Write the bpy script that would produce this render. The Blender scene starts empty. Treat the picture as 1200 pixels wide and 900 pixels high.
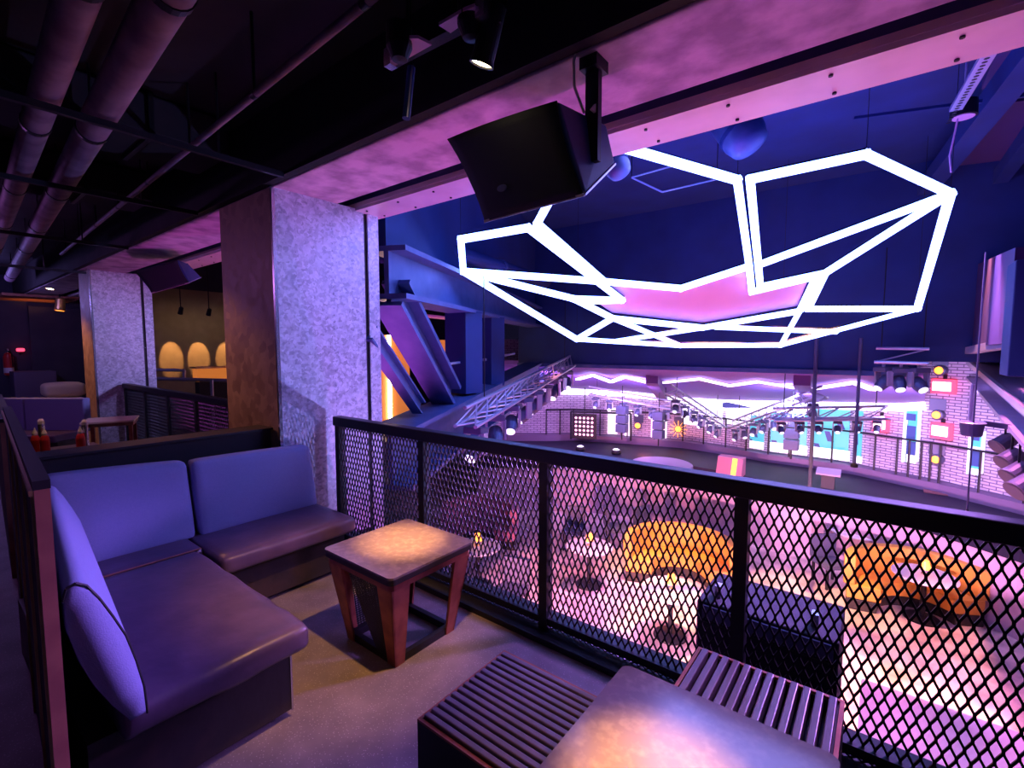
import bpy, bmesh, math, random
from mathutils import Vector, Matrix, noise as mnoise
random.seed(7)
sc = bpy.context.scene
C = bpy.context.collection
V = Vector

# ------------------------------------------------------------------ camera
FPX = 560.0; YAW = math.radians(38); PIT = math.atan(42/560.0); HC = 1.61
F0 = V((-math.sin(YAW), math.cos(YAW), 0)); RI = V((math.cos(YAW), math.sin(YAW), 0)); ZU = V((0, 0, 1))
FW = F0*math.cos(PIT) - ZU*math.sin(PIT); UP = ZU*math.cos(PIT) + F0*math.sin(PIT)
CAM = V((0, 0, HC))
cd = bpy.data.cameras.new('camera'); cam = bpy.data.objects.new('camera', cd); C.objects.link(cam)
cd.sensor_width = 36; cd.lens = 36*FPX/1200; cd.clip_start = 0.02; cd.clip_end = 200
cam.location = CAM; cam.rotation_euler = FW.to_track_quat('-Z', 'Y').to_euler(); sc.camera = cam

# ------------------------------------------------------------------ world, exposure
w = bpy.data.worlds.new('world'); sc.world = w; w.use_nodes = True
bg = w.node_tree.nodes['Background']; bg.inputs[0].default_value = (0.10, 0.08, 0.30, 1); bg.inputs[1].default_value = 0.05
sc.view_settings.view_transform = 'Standard'; sc.view_settings.look = 'None'
sc.view_settings.gamma = 1; sc.view_settings.use_curve_mapping = False
sc.view_settings.exposure = 0.0

# ------------------------------------------------------------------ large lights of the hall, with added fill lights
def lamp(name, kind, loc, target, energy, col, size=0.5, spot=60, blend=0.5, size_y=None):
    d = bpy.data.lights.new(name, kind); o = bpy.data.objects.new(name, d); C.objects.link(o)
    d.energy = energy; d.color = col; o.location = loc
    if kind == 'SPOT':
        d.spot_size = math.radians(spot); d.spot_blend = blend; d.shadow_soft_size = size
    elif kind == 'AREA':
        d.shape = 'RECTANGLE' if size_y else 'DISK'; d.size = size
        if size_y: d.size_y = size_y
    else:
        d.shadow_soft_size = size
    o.rotation_euler = (V(target) - V(loc)).to_track_quat('-Z', 'Y').to_euler()
    return o
BLUE = (0.16, 0.26, 1.0); VIOLET = (0.50, 0.38, 1.0); MAG = (1.0, 0.22, 0.72); WARM = (1.0, 0.46, 0.14); ORANGE = (1.0, 0.38, 0.10)
# stage wash from the dance floor side, low: lights the steel column and throws the rail's shadow on it
lamp('stage_wash_light', 'SPOT', (1.2, 5.6, -1.3), (-3.6, 2.35, 1.95), 800, (0.34, 0.33, 1.0), 0.06, 32, 1.0)
# added fill areas standing in for dance floor bounce: pink on the beam undersides
lamp('bounce_fill_light', 'AREA', (-3.0, 3.1, -2.6), (-3.0, 1.9, 2.8), 360, (.80, .11, .90), 9.0, size_y=.15)
lamp('bounce_fill_light', 'AREA', (-9.5, 3.1, -2.6), (-9.5, 1.9, 2.8), 150, (.80, .11, .90), 4.0, size_y=.15)
# added unseen fill lights: blue for hall and sofa, violet for booth and floor
lamp('hall_fill_light', 'AREA', (-1.5, 6.0, 2.6), (-1.5, 6.3, 6.0), 100, (.03, .12, 1), 4.0)
lamp('hall_fill_light', 'AREA', (-0.9, 4.2, 3.2), (-2.6, 1.0, 0.3), 75, (0.28, 0.28, 1.0), 1.8)
lamp('hall_fill_light', 'SPOT', (-5.4, 4.6, 2.6), (-9.2, 1.4, 1.0), 420, (0.45, 0.38, 1.0), .3, 50, .8)
lamp('hall_fill_light', 'SPOT', (.6, 5.2, 2.3), (-1.7, .9, 0), 1900, (0.50, 0.22, 1.0), .25, 40, .8)
# added unseen fill under the balcony: pink on the stage front
for (x, tx, c) in ((-4.5, -5.0, (1, .30, .38)), (-2.2, -2.6, (1, .38, .50)), (-.4, -.2, (1, .42, .75)), (1.2, 1.0, (1, .4, .8))):
    lamp('front_fill_light', 'SPOT', (x, 3.0, -1.75), (tx, 11.0, -2.75), 2800, c, .1, 44, .8)
# coloured spots on the dance floor
for (x, y, r, e, c) in [(-2.2, 7.4, 24, 900, (1, .46, .12)), (-3.7, 7.2, 22, 520, (1, .22, .42)), (-5.2, 7.8, 24, 420, (1, .30, .40)),
                        (0.2, 7.4, 26, 1150, (1, .32, .08)), (1.3, 7.2, 26, 560, (.75, .35, 1)), (-3.2, 6.2, 16, 520, (.28, .34, 1)),
                        (-1.7, 6.3, 15, 620, (1, .62, .10)), (1.0, 4.6, 30, 200, (.5, .42, 1)), (-1.2, 8.4, 22, 600, (1, .35, .75)),
                        (-3.6, 9.8, 24, 620, (1, .38, .18)), (-.9, 9.8, 24, 700, (1, .45, .15)), (1.3, 9.4, 24, 620, (1, .35, .3)),
                        (1.6, 8.4, 24, 560, (1, .25, .55)), (-3.4, 8.4, 18, 420, (1, .5, .35)), (-2.4, 7.2, 44, 420, (.9, .25, .75)), (.8, 7.0, 44, 420, (1, .25, .6))]:
    lamp('dance_floor_spot', 'SPOT', (x*0.8 - .3, min(y + 0.8, 8.4), 3.9), (x, y, -3.0), e*(6.5 if c[2] < .2 else 4.6), c, 0.06, r, 0.6)
# stage wash on the brick wall
for (x, y, tx, ty, c, e) in [(-5.0, 11.2, -6.2, 14.2, (.6, .36, 1), 90), (-1.5, 11.4, -1.5, 14.4, (.5, .45, 1), 100), (0.6, 10.8, 1.2, 13.4, (.62, .42, 1), 95), (-7.2, 10.6, -8.3, 13.4, (.85, .36, 1), 70)]:
    lamp('brick_wash_light', 'AREA', (x, y, 0.55), (tx, ty, -0.5), e, c, 0.8)

# ------------------------------------------------------------------ materials
MATS = {}
def mat(name, col, rough=.6, metal=0., emit=None, est=0., noise=None, bump=None, spec=.5, trans=0.):
    m = bpy.data.materials.new(name); m.use_nodes = True; nt = m.node_tree; b = nt.nodes['Principled BSDF']
    b.inputs['Base Color'].default_value = (*col, 1); b.inputs['Roughness'].default_value = rough; b.inputs['Metallic'].default_value = metal
    b.inputs['Specular IOR Level'].default_value = spec
    if trans: b.inputs['Transmission Weight'].default_value = trans
    if emit: b.inputs['Emission Color'].default_value = (*emit, 1); b.inputs['Emission Strength'].default_value = est
    tc = nt.nodes.new('ShaderNodeTexCoord')
    if noise:   # (scale, second colour, low, high)
        n = nt.nodes.new('ShaderNodeTexNoise'); n.inputs['Scale'].default_value = noise[0]; n.inputs['Detail'].default_value = 5
        nt.links.new(tc.outputs['Object'], n.inputs['Vector'])
        r = nt.nodes.new('ShaderNodeValToRGB'); r.color_ramp.elements[0].color = (*col, 1); r.color_ramp.elements[1].color = (*noise[1], 1)
        r.color_ramp.elements[0].position = noise[2]; r.color_ramp.elements[1].position = noise[3]
        nt.links.new(n.outputs['Fac'], r.inputs[0]); nt.links.new(r.outputs[0], b.inputs['Base Color'])
    if bump:    # (scale, strength)
        n = nt.nodes.new('ShaderNodeTexNoise'); n.inputs['Scale'].default_value = bump[0]; n.inputs['Detail'].default_value = 4
        nt.links.new(tc.outputs['Object'], n.inputs['Vector'])
        k = nt.nodes.new('ShaderNodeBump'); k.inputs['Strength'].default_value = bump[1]; k.inputs['Distance'].default_value = .01
        nt.links.new(n.outputs['Fac'], k.inputs['Height']); nt.links.new(k.outputs[0], b.inputs['Normal'])
    MATS[name] = m
    return m
mat('black_metal', (.012, .012, .016), .45, .3, bump=(60, .1))
mat('black_paint', (.008, .008, .011), .6, 0, noise=(4, (.014, .013, .017), .4, .7))
mat('ceiling_black', (.012, .011, .015), .85, 0, noise=(3, (.02, .017, .022), .4, .7), bump=(14, .2))
mat('dark_wall', (.03, .03, .06), .7, 0, noise=(2, (.05, .045, .08), .4, .7))
mat('hall_blue', (.006, .03, .14), .7, 0, noise=(1.5, (.009, .042, .19), .35, .7))
mat('steel_blue', (.055, .10, .26), .5, .2, noise=(5, (.09, .14, .32), .35, .7))
mat('pipe', (.22, .14, .2), .6, 0, noise=(6, (.14, .08, .13), .4, .65))
mat('concrete', (.27, .20, .25), .85, 0, noise=(5, (.50, .39, .45), .36, .6), bump=(9, .6))
mat('steel_flange', (.72, .62, .66), .35, .35, noise=(4, (.62, .52, .56), .4, .7))
mat('denim', (.24, .26, .48), .9, 0, noise=(90, (.265, .285, .51), .3, .75), bump=(240, .15), spec=.2)
mat('seat_leather', (.085, .055, .105), .34, 0, noise=(8, (.12, .075, .135), .4, .7), bump=(26, .12))
mat('plinth', (.02, .017, .018), .5, 0, noise=(6, (.05, .03, .025), .45, .75), bump=(12, .3))
mat('copper', (.42, .12, .07), .42, .55, noise=(12, (.28, .07, .05), .4, .65))
mat('wood_end', (.34, .13, .09), .55, 0, noise=(9, (.26, .09, .07), .4, .65))
mat('gold_trim', (.8, .48, .22), .35, .8)
mat('table_resin', (.16, .12, .15), .17, 0, noise=(30, (.22, .17, .19), .45, .7), spec=.6)
mat('table_edge', (.02, .016, .02), .3)
mat('slat', (.15, .11, .14), .33, .1, noise=(14, (.19, .13, .15), .4, .7))
mat('shelf_light_tint', (.06, .07, .13), .5, .2)  # blue light between the slats put into the shelf colour
mat('speaker_grille', (.012, .014, .024), .6, .3, bump=(400, .4))
mat('speaker_body', (.02, .05, .20), .5, 0)
mat('bracket', (.02, .02, .03), .5, .4)
mat('chrome', (.6, .6, .65), .25, .9)
mat('white_plastic', (.75, .72, .72), .4)
mat('red_plastic', (.55, .03, .03), .3)
mat('beige', (.75, .58, .38), .8, 0)
mat('cabinet', (.12, .09, .16), .6, 0)
mat('lamp_white', (1, 1, 1), .5, emit=(1, .75, .42), est=30)
mat('led_tube', (.8, .85, 1), .5, emit=(.16, .26, 1.0), est=11.0)
mat('led_zigzag', (.9, .85, 1), .5, emit=(.85, .72, 1.0), est=2.6)
mat('led_cove', (.95, .9, 1), .5, emit=(.88, .80, 1.0), est=3.2)
mat('pink_panel', (.85, .45, .68), .5, noise=(2, (.9, .5, .72), .4, .7))
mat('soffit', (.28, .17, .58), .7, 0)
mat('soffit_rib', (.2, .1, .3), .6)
mat('deck', (.012, .012, .035), .55, 0, spec=.25, noise=(2, (.022, .018, .05), .4, .7))
mat('ledge', (.4, .3, .42), .6)
mat('ledge_dark', (.19, .13, .24), .6)
mat('screen_teal', (.05, .3, .35), .4, emit=(.12, .62, .72), est=.9)
mat('screen_white', (.9, .9, .9), .4, emit=(.92, .90, 1.0), est=1.15)
mat('screen_dark', (.05, .07, .25), .4, emit=(.07, .09, .32), est=.6)
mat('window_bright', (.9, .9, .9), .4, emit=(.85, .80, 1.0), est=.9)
mat('red_glow', (.8, .05, .1), .4, emit=(1, .06, .14), est=2.0)
mat('blinder_white', (1, .8, .8), .4, emit=(1, .72, .74), est=3)
mat('amber_lens', (1, .5, .1), .4, emit=(1, .28, .03), est=3)
mat('white_lens', (1, 1, 1), .4, emit=(.7, .74, 1), est=1.4)
mat('pink_dot', (1, .7, .8), .4, emit=(1, .42, .58), est=1.8)
mat('lamp_body', (.10, .11, .2), .45, .2)
mat('truss_alu', (.55, .55, .68), .35, .6)
mat('orange_light_glow', (.6, .2, .06), .6, emit=(1, .28, .05), est=.5)  # orange light on lit surfaces, put in as emission
mat('yellow_seat', (.72, .36, .05), .6, 0, bump=(20, .2))
mat('pink_seat', (.55, .2, .3), .6, 0)
mat('purple_panel', (.05, .03, .12), .6, 0)
mat('stage_lilac', (.5, .36, .5), .5, noise=(3, (.62, .45, .55), .4, .7))
mat('tan_board', (.34, .25, .15), .8, noise=(3, (.42, .31, .19), .4, .7))
mat('steel_light_tint', (.36, .34, .52), .5, .1, noise=(5, (.44, .40, .58), .35, .7))  # blue steel with lavender light put into its base colour
mat('rug', (.30, .12, .13), .9, 0)

def floor_mat():
    m = bpy.data.materials.new('terrazzo'); m.use_nodes = True; nt = m.node_tree; b = nt.nodes['Principled BSDF']
    tc = nt.nodes.new('ShaderNodeTexCoord')
    n = nt.nodes.new('ShaderNodeTexNoise'); n.inputs['Scale'].default_value = 5; n.inputs['Detail'].default_value = 6
    v = nt.nodes.new('ShaderNodeTexVoronoi'); v.inputs['Scale'].default_value = 85
    r1 = nt.nodes.new('ShaderNodeValToRGB'); r1.color_ramp.elements[0].color = (.15, .13, .145, 1); r1.color_ramp.elements[1].color = (.22, .19, .205, 1)
    r1.color_ramp.elements[0].position = .35; r1.color_ramp.elements[1].position = .65
    r2 = nt.nodes.new('ShaderNodeValToRGB'); r2.color_ramp.elements[0].color = (1, 1, 1, 1); r2.color_ramp.elements[1].color = (0, 0, 0, 1)
    r2.color_ramp.elements[0].position = .10; r2.color_ramp.elements[1].position = .24
    mx = nt.nodes.new('ShaderNodeMix'); mx.data_type = 'RGBA'; mx.inputs['B'].default_value = (.58, .53, .55, 1)
    for a in (n, v): nt.links.new(tc.outputs['Object'], a.inputs['Vector'])
    nt.links.new(n.outputs['Fac'], r1.inputs[0]); nt.links.new(v.outputs['Distance'], r2.inputs[0])
    ml = nt.nodes.new('ShaderNodeMath'); ml.operation = 'MULTIPLY'; ml.inputs[1].default_value = .55
    nt.links.new(r2.outputs[0], ml.inputs[0]); nt.links.new(ml.outputs[0], mx.inputs['Factor'])
    nt.links.new(r1.outputs[0], mx.inputs['A']); nt.links.new(mx.outputs['Result'], b.inputs['Base Color'])
    b.inputs['Roughness'].default_value = .5
    MATS['terrazzo'] = m
floor_mat()
def galv_mat(name, c0, c1, scale, metal, rough):
    m = bpy.data.materials.new(name); m.use_nodes = True; nt = m.node_tree; b = nt.nodes['Principled BSDF']
    tc = nt.nodes.new('ShaderNodeTexCoord')
    n0 = nt.nodes.new('ShaderNodeTexNoise'); n0.inputs['Scale'].default_value = scale*.6; n0.inputs['Detail'].default_value = 3
    ad = nt.nodes.new('ShaderNodeMix'); ad.data_type = 'VECTOR'; ad.inputs['Factor'].default_value = .06
    v = nt.nodes.new('ShaderNodeTexVoronoi'); v.inputs['Scale'].default_value = scale
    n = nt.nodes.new('ShaderNodeTexNoise'); n.inputs['Scale'].default_value = scale*.35; n.inputs['Detail'].default_value = 7
    nt.links.new(tc.outputs['Object'], n0.inputs['Vector']); nt.links.new(tc.outputs['Object'], n.inputs['Vector'])
    nt.links.new(tc.outputs['Object'], ad.inputs['A']); nt.links.new(n0.outputs['Color'], ad.inputs['B'])
    nt.links.new(ad.outputs['Result'], v.inputs['Vector'])
    bw = nt.nodes.new('ShaderNodeRGBToBW'); nt.links.new(v.outputs['Color'], bw.inputs[0])
    av = nt.nodes.new('ShaderNodeMath'); av.operation = 'MULTIPLY_ADD'; av.inputs[1].default_value = .5
    nt.links.new(bw.outputs[0], av.inputs[0])
    hf = nt.nodes.new('ShaderNodeMath'); hf.operation = 'MULTIPLY'; hf.inputs[1].default_value = .5
    nt.links.new(n.outputs['Fac'], hf.inputs[0]); nt.links.new(hf.outputs[0], av.inputs[2])
    r = nt.nodes.new('ShaderNodeValToRGB'); r.color_ramp.elements[0].color = (*c0, 1); r.color_ramp.elements[1].color = (*c1, 1)
    r.color_ramp.elements[0].position = .28; r.color_ramp.elements[1].position = .68
    nt.links.new(av.outputs[0], r.inputs[0]); nt.links.new(r.outputs[0], b.inputs['Base Color'])
    mr = nt.nodes.new('ShaderNodeMapRange'); mr.inputs['To Min'].default_value = rough - .1; mr.inputs['To Max'].default_value = rough + .2
    nt.links.new(av.outputs[0], mr.inputs[0]); nt.links.new(mr.outputs[0], b.inputs['Roughness'])
    b.inputs['Metallic'].default_value = metal
    MATS[name] = m
galv_mat('galvanized', (.34, .34, .42), (.70, .70, .80), 46, .3, .42)
galv_mat('brass_sheet', (.30, .20, .12), (.50, .36, .22), 14, .25, .5)
def brick_mat():
    m = bpy.data.materials.new('white_brick'); m.use_nodes = True; nt = m.node_tree; b = nt.nodes['Principled BSDF']
    uv = nt.nodes.new('ShaderNodeUVMap'); br = nt.nodes.new('ShaderNodeTexBrick')
    br.inputs['Color1'].default_value = (.66, .60, .72, 1); br.inputs['Color2'].default_value = (.52, .46, .60, 1); br.inputs['Mortar'].default_value = (.18, .14, .24, 1)
    br.inputs['Scale'].default_value = 1; br.inputs['Mortar Size'].default_value = .010; br.inputs['Brick Width'].default_value = .22; br.inputs['Row Height'].default_value = .062
    nt.links.new(uv.outputs[0], br.inputs['Vector']); nt.links.new(br.outputs['Color'], b.inputs['Base Color'])
    bp = nt.nodes.new('ShaderNodeBump'); bp.inputs['Strength'].default_value = .6; bp.inputs['Distance'].default_value = .02; bp.invert = True
    nt.links.new(br.outputs['Fac'], bp.inputs['Height']); nt.links.new(bp.outputs[0], b.inputs['Normal'])
    b.inputs['Roughness'].default_value = .7
    MATS['white_brick'] = m
brick_mat()
def dance_mat():
    m = bpy.data.materials.new('dance_wood'); m.use_nodes = True; nt = m.node_tree; b = nt.nodes['Principled BSDF']
    tc = nt.nodes.new('ShaderNodeTexCoord'); n = nt.nodes.new('ShaderNodeTexNoise'); n.inputs['Scale'].default_value = 2.2; n.inputs['Detail'].default_value = 6
    r = nt.nodes.new('ShaderNodeValToRGB'); r.color_ramp.elements[0].color = (.42, .34, .34, 1); r.color_ramp.elements[1].color = (.82, .68, .64, 1)
    r.color_ramp.elements[0].position = .36; r.color_ramp.elements[1].position = .62
    nt.links.new(tc.outputs['Object'], n.inputs['Vector']); nt.links.new(n.outputs['Fac'], r.inputs[0]); nt.links.new(r.outputs[0], b.inputs['Base Color'])
    b.inputs['Roughness'].default_value = .3
    MATS['dance_wood'] = m
dance_mat()

# ------------------------------------------------------------------ builders
ORG = {}
def px(u, v, t):
    "a point t metres in front of the camera along the sight line of photo pixel u, v"
    return CAM + (FW + RI*((u - 600)/FPX) - UP*((v - 450)/FPX))*t
def on_z(u, v, z):
    d = px(u, v, 1) - CAM; return CAM + d*((z - HC)/d.z)
def on_y(u, v, y):
    d = px(u, v, 1) - CAM; return CAM + d*(y/d.y)
class MB:
    def __init__(s): s.v = []; s.f = []
    def hexa(s, p):      # 8 points: bottom ring 0-3, top ring 4-7
        b = len(s.v); s.v += [V(q) for q in p]
        s.f += [tuple(b + i for i in q) for q in ((3, 2, 1, 0), (4, 5, 6, 7), (0, 1, 5, 4), (1, 2, 6, 5), (2, 3, 7, 6), (3, 0, 4, 7))]
        return s
    def box(s, x0, x1, y0, y1, z0, z1):
        return s.hexa([(x0, y0, z0), (x1, y0, z0), (x1, y1, z0), (x0, y1, z0), (x0, y0, z1), (x1, y0, z1), (x1, y1, z1), (x0, y1, z1)])
    def bar(s, p, q, w, h, up=(0, 0, 1)):
        p = V(p); q = V(q); d = (q - p).normalized(); up = V(up)
        a = d.cross(up)
        if a.length < 1e-4: a = d.cross(V((1, 0, 0)))
        a.normalize(); c = a.cross(d).normalized()
        a *= w/2; c *= h/2
        return s.hexa([p - a - c, p + a - c, q + a - c, q - a - c, p - a + c, p + a + c, q + a + c, q - a + c])
    def tube(s, p, q, r, n=12, r2=None):
        p = V(p); q = V(q); d = (q - p).normalized(); a = d.cross(V((0, 0, 1)))
        if a.length < 1e-3: a = V((1, 0, 0))
        a.normalize(); c = a.cross(d); b = len(s.v); r2 = r if r2 is None else r2
        for (o, rr) in ((p, r), (q, r2)):
            for i in range(n):
                t = 2*math.pi*i/n; s.v.append(o + a*rr*math.cos(t) + c*rr*math.sin(t))
        s.f += [(b + i, b + (i + 1) % n, b + n + (i + 1) % n, b + n + i) for i in range(n)]
        s.f += [tuple(b + n - 1 - i for i in range(n)), tuple(b + n + i for i in range(n))]
        return s
    def path(s, pts, r, n=8):
        for i in range(len(pts) - 1): s.tube(pts[i], pts[i + 1], r, n)
        return s
    def lathe(s, prof, o=(0, 0, 0), ax=(0, 0, 1), n=20):
        ax = V(ax).normalized(); a = ax.cross(V((.3, .9, .1))).normalized(); c = ax.cross(a); o = V(o); b = len(s.v)
        for (r, h) in prof:
            for i in range(n):
                t = 2*math.pi*i/n; s.v.append(o + ax*h + a*r*math.cos(t) + c*r*math.sin(t))
        for k in range(len(prof) - 1):
            for i in range(n):
                j = (i + 1) % n; s.f.append((b + k*n + i, b + k*n + j, b + (k + 1)*n + j, b + (k + 1)*n + i))
        s.f += [tuple(b + n - 1 - i for i in range(n)), tuple(b + (len(prof) - 1)*n + i for i in range(n))]
        return s
    def prism(s, poly, off):      # polygon (3d points) extruded by vector off
        n = len(poly); b = len(s.v); off = V(off)
        s.v += [V(p) for p in poly] + [V(p) + off for p in poly]
        s.f += [tuple(b + i for i in range(n)), tuple(b + 2*n - 1 - i for i in range(n))]
        s.f += [(b + i, b + n + i, b + n + (i + 1) % n, b + (i + 1) % n) for i in range(n)]
        return s
    def rbox(s, c, h, r, R=None, puff=(0, 0, 0), n=9, deform=None):
        "rounded, slightly stuffed box; c centre, h half sizes"
        c = V(c); R = R or Matrix.Identity(3); b = len(s.v); idx = {}
        g = [-math.cos(math.pi*i/n) for i in range(n + 1)]
        def vid(i, j, k):
            if (i, j, k) in idx: return idx[(i, j, k)]
            e = V((g[i], g[j], g[k])); p = V((e.x*h[0], e.y*h[1], e.z*h[2]))
            q = V([max(-(h[a] - r), min(h[a] - r, p[a])) for a in range(3)]); d = p - q
            if d.length > 1e-9: p = q + d.normalized()*r
            p.x += e.x*puff[0]*(1 - e.y**2)*(1 - e.z**2); p.y += e.y*puff[1]*(1 - e.x**2)*(1 - e.z**2); p.z += e.z*puff[2]*(1 - e.x**2)*(1 - e.y**2)
            p = c + R @ p
            if deform: p = deform(p, e)
            idx[(i, j, k)] = b + len(idx); s.v.append(p); return idx[(i, j, k)]
        for a in range(n):
            for d in range(n):
                for k in (0, n):
                    q = [(a, d), (a + 1, d), (a + 1, d + 1), (a, d + 1)]
                    if k == n: fl = 1
                    else: fl = -1
                    s.f.append(tuple([vid(x, y, k) for x, y in q][::fl]))
                    s.f.append(tuple([vid(k, x, y) for x, y in q][::fl]))
                    s.f.append(tuple([vid(y, k, x) for x, y in q][::fl]))
        return s
    def build(s, name, m, parent=None, base=None, smooth=False, bevel=0, kind=None):
        me = bpy.data.meshes.new(name)
        if parent is not None: o_ = ORG[parent.name]
        elif base is not None: o_ = V(base)
        else:
            lo = V([min(p[i] for p in s.v) for i in range(3)]); hi = V([max(p[i] for p in s.v) for i in range(3)]); o_ = V(((lo.x + hi.x)/2, (lo.y + hi.y)/2, lo.z))
        me.from_pydata([tuple(p - o_) for p in s.v], [], s.f); me.materials.append(MATS[m])
        bm = bmesh.new(); bm.from_mesh(me); bmesh.ops.recalc_face_normals(bm, faces=bm.faces); bm.to_mesh(me); bm.free()
        if smooth:
            me.polygons.foreach_set('use_smooth', [True]*len(me.polygons)); me.update()
        o = bpy.data.objects.new(name, me); C.objects.link(o)
        if parent is not None: o.parent = parent
        else: o.location = o_
        ORG[o.name] = o_
        if bevel:
            k = o.modifiers.new('bevel', 'BEVEL'); k.width = bevel; k.segments = 3; k.limit_method = 'ANGLE'
        if smooth == 'angle':
            pass
        if kind: o['kind'] = kind
        return o
def tag(o, label, cat, group=None, kind=None):
    o['label'] = label; o['category'] = cat
    if group: o['group'] = group
    if kind: o['kind'] = kind
    return o
def thing(name, label, cat, loc, group=None, kind=None):
    o = bpy.data.objects.new(name, None); C.objects.link(o); o.location = loc; o.empty_display_size = .1; ORG[o.name] = V(loc)
    return tag(o, label, cat, group, kind)
def copy_tree(o, parent=None):
    c = o.copy(); C.objects.link(c)
    if parent is not None: c.parent = parent
    for ch in list(o.children): copy_tree(ch, c)
    return c
def rot(ax, a): return Matrix.Rotation(a, 3, ax)
ORD = ['first', 'second', 'third', 'fourth', 'fifth', 'sixth', 'seventh', 'eighth', 'ninth', 'tenth', 'eleventh', 'twelfth', 'thirteenth', 'fourteenth', 'fifteenth', 'sixteenth']

# ================================================================== STRUCTURE
YR = 2.17          # railing plane
tag(MB().box(-16, 3.2, -4, 2.06, -.3, 0).build('floor', 'terrazzo'), 'speckled grey terrazzo floor of the balcony lounge', 'floor', kind='structure')
tag(MB().box(-16, 3.2, 2.06, 2.34, -.45, .035).build('trim_1', 'black_metal'), 'black steel kerb under the mesh railing at the balcony edge', 'trim', kind='structure')
tag(MB().box(-16.3, 3.2, -4, 2.74, 3.3, 3.5).build('ceiling', 'ceiling_black'), 'black ceiling above the balcony lounge with pipes', 'ceiling', kind='structure')
tag(MB().box(-16.3, 3.2, -4.2, -4, -.3, 3.5).build('wall_back', 'dark_wall'), 'dark wall at the back of the lounge', 'wall', kind='structure')
tag(MB().box(-16.4, -16.1, -4, 16, -3.2, 5).build('wall_left', 'dark_wall'), 'dark navy wall at the far left end with warm pools of light', 'wall', kind='structure')
tag(MB().box(3.2, 3.4, -4, 16, -3.2, 5).build('wall_right', 'dark_wall'), 'dark wall at the right end of the hall', 'wall', kind='structure')
# beam above the railing: concrete, then a dark slot, then a steel flange
tag(MB().box(-16, 3.2, 1.76, 2.29, 2.79, 3.3).build('concrete_beam', 'concrete', bevel=.01), 'rough concrete beam lit pink, running above the railing', 'beam', kind='structure')
tag(MB().box(-16, 3.2, 1.70, 1.758, 2.80, 3.3).build('trim_2', 'ceiling_black'), 'black board on the lounge side of the concrete beam', 'trim', kind='structure')
b = thing('steel_beam', 'bright steel beam lit pink, beside the concrete beam', 'beam', (-6, 2.58, 2.76), kind='structure')
MB().box(-16, 3.2, 2.45, 2.74, 2.77, 2.795).build('flange', 'steel_flange', b)
MB().box(-16, 3.2, 2.445, 2.47, 2.795, 2.83).build('lip', 'steel_flange', b)
MB().box(-16, 3.2, 2.575, 2.60, 2.795, 3.4).build('web', 'steel_blue', b)
m = MB()
for i in range(44):
    x = -15 + i*.41
    for y in (2.51, 2.69): m.tube((x, y, 2.77), (x, y, 2.762), .009, 8)
m.build('bolts', 'black_metal', b, kind='stuff')
tag(MB().box(-16.2, 3.2, 2.34, 17, -3.3, -3.0).build('dance_floor', 'dance_wood'), 'glossy dance floor below, flooded with orange, pink and blue light', 'dance floor', kind='structure')
tag(MB().box(-16.2, 3.2, 2.0, 2.06, -3.0, -.3).build('wall_balcony', 'dark_wall'), 'dark wall under the balcony edge', 'wall', kind='structure')
tag(MB().box(-16.3, 3.4, 2.74, 17, 4.5, 4.7).build('ceiling', 'hall_blue'), 'dark blue ceiling high above the dance hall', 'ceiling', kind='structure')

tag(MB().box(-16.1, -6.7, 2.34, 7.4, -.3, 0).build('floor', 'deck'), 'dark gallery floor left of the hall behind the columns', 'floor', kind='structure')
# columns
def column(x1, y0, y1, x0, label, ztop=2.79, rv=True):
    t = thing('column', label, 'column', ((x0 + x1)/2, (y0 + y1)/2, -.3), kind='structure')
    MB().box(x0 + .02, x1 - .02, y0 + .02, y1 - .02, -2.9 if y1 > 2.4 else 0, ztop).build('core', 'black_paint', t)
    yg = y1 - .15
    MB().box(x1 - .02, x1, y0 + .012, yg, 0, ztop).build('face_panel', 'galvanized', t)
    MB().box(x1 - .02, x1, yg + .04, y1, -.4, ztop).build('edge_panel', 'galvanized', t)
    MB().box(x0, x1 - .012, y0, y0 + .02, 0, ztop).build('side_panel', 'brass_sheet', t)
    MB().bar((x1 - .004, y0 + .004, 0), (x1 - .004, y0 + .004, ztop), .024, .024).build('corner_trim', 'chrome', t)
    m = MB()
    for y in (y0 + .17, yg - .30, yg - .12):
        for i in range(44): m.tube((x1, y, .2 + i*.058), (x1 + .004, y, .2 + i*.058), .007, 6)
    for z in (1.62,):
        for i in range(14): m.tube((x1, y0 + .2 + i*.04, z), (x1 + .004, y0 + .2 + i*.04, z), .006, 6)
    m.build('rivets', 'galvanized', t, kind='stuff')
column(-3.6, 1.75, 2.68, -4.53, 'large column clad in riveted galvanized sheet beside the sofa')
column(-9.5, 1.83, 2.60, -10.2, 'farther riveted metal column behind the second booth')

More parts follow.
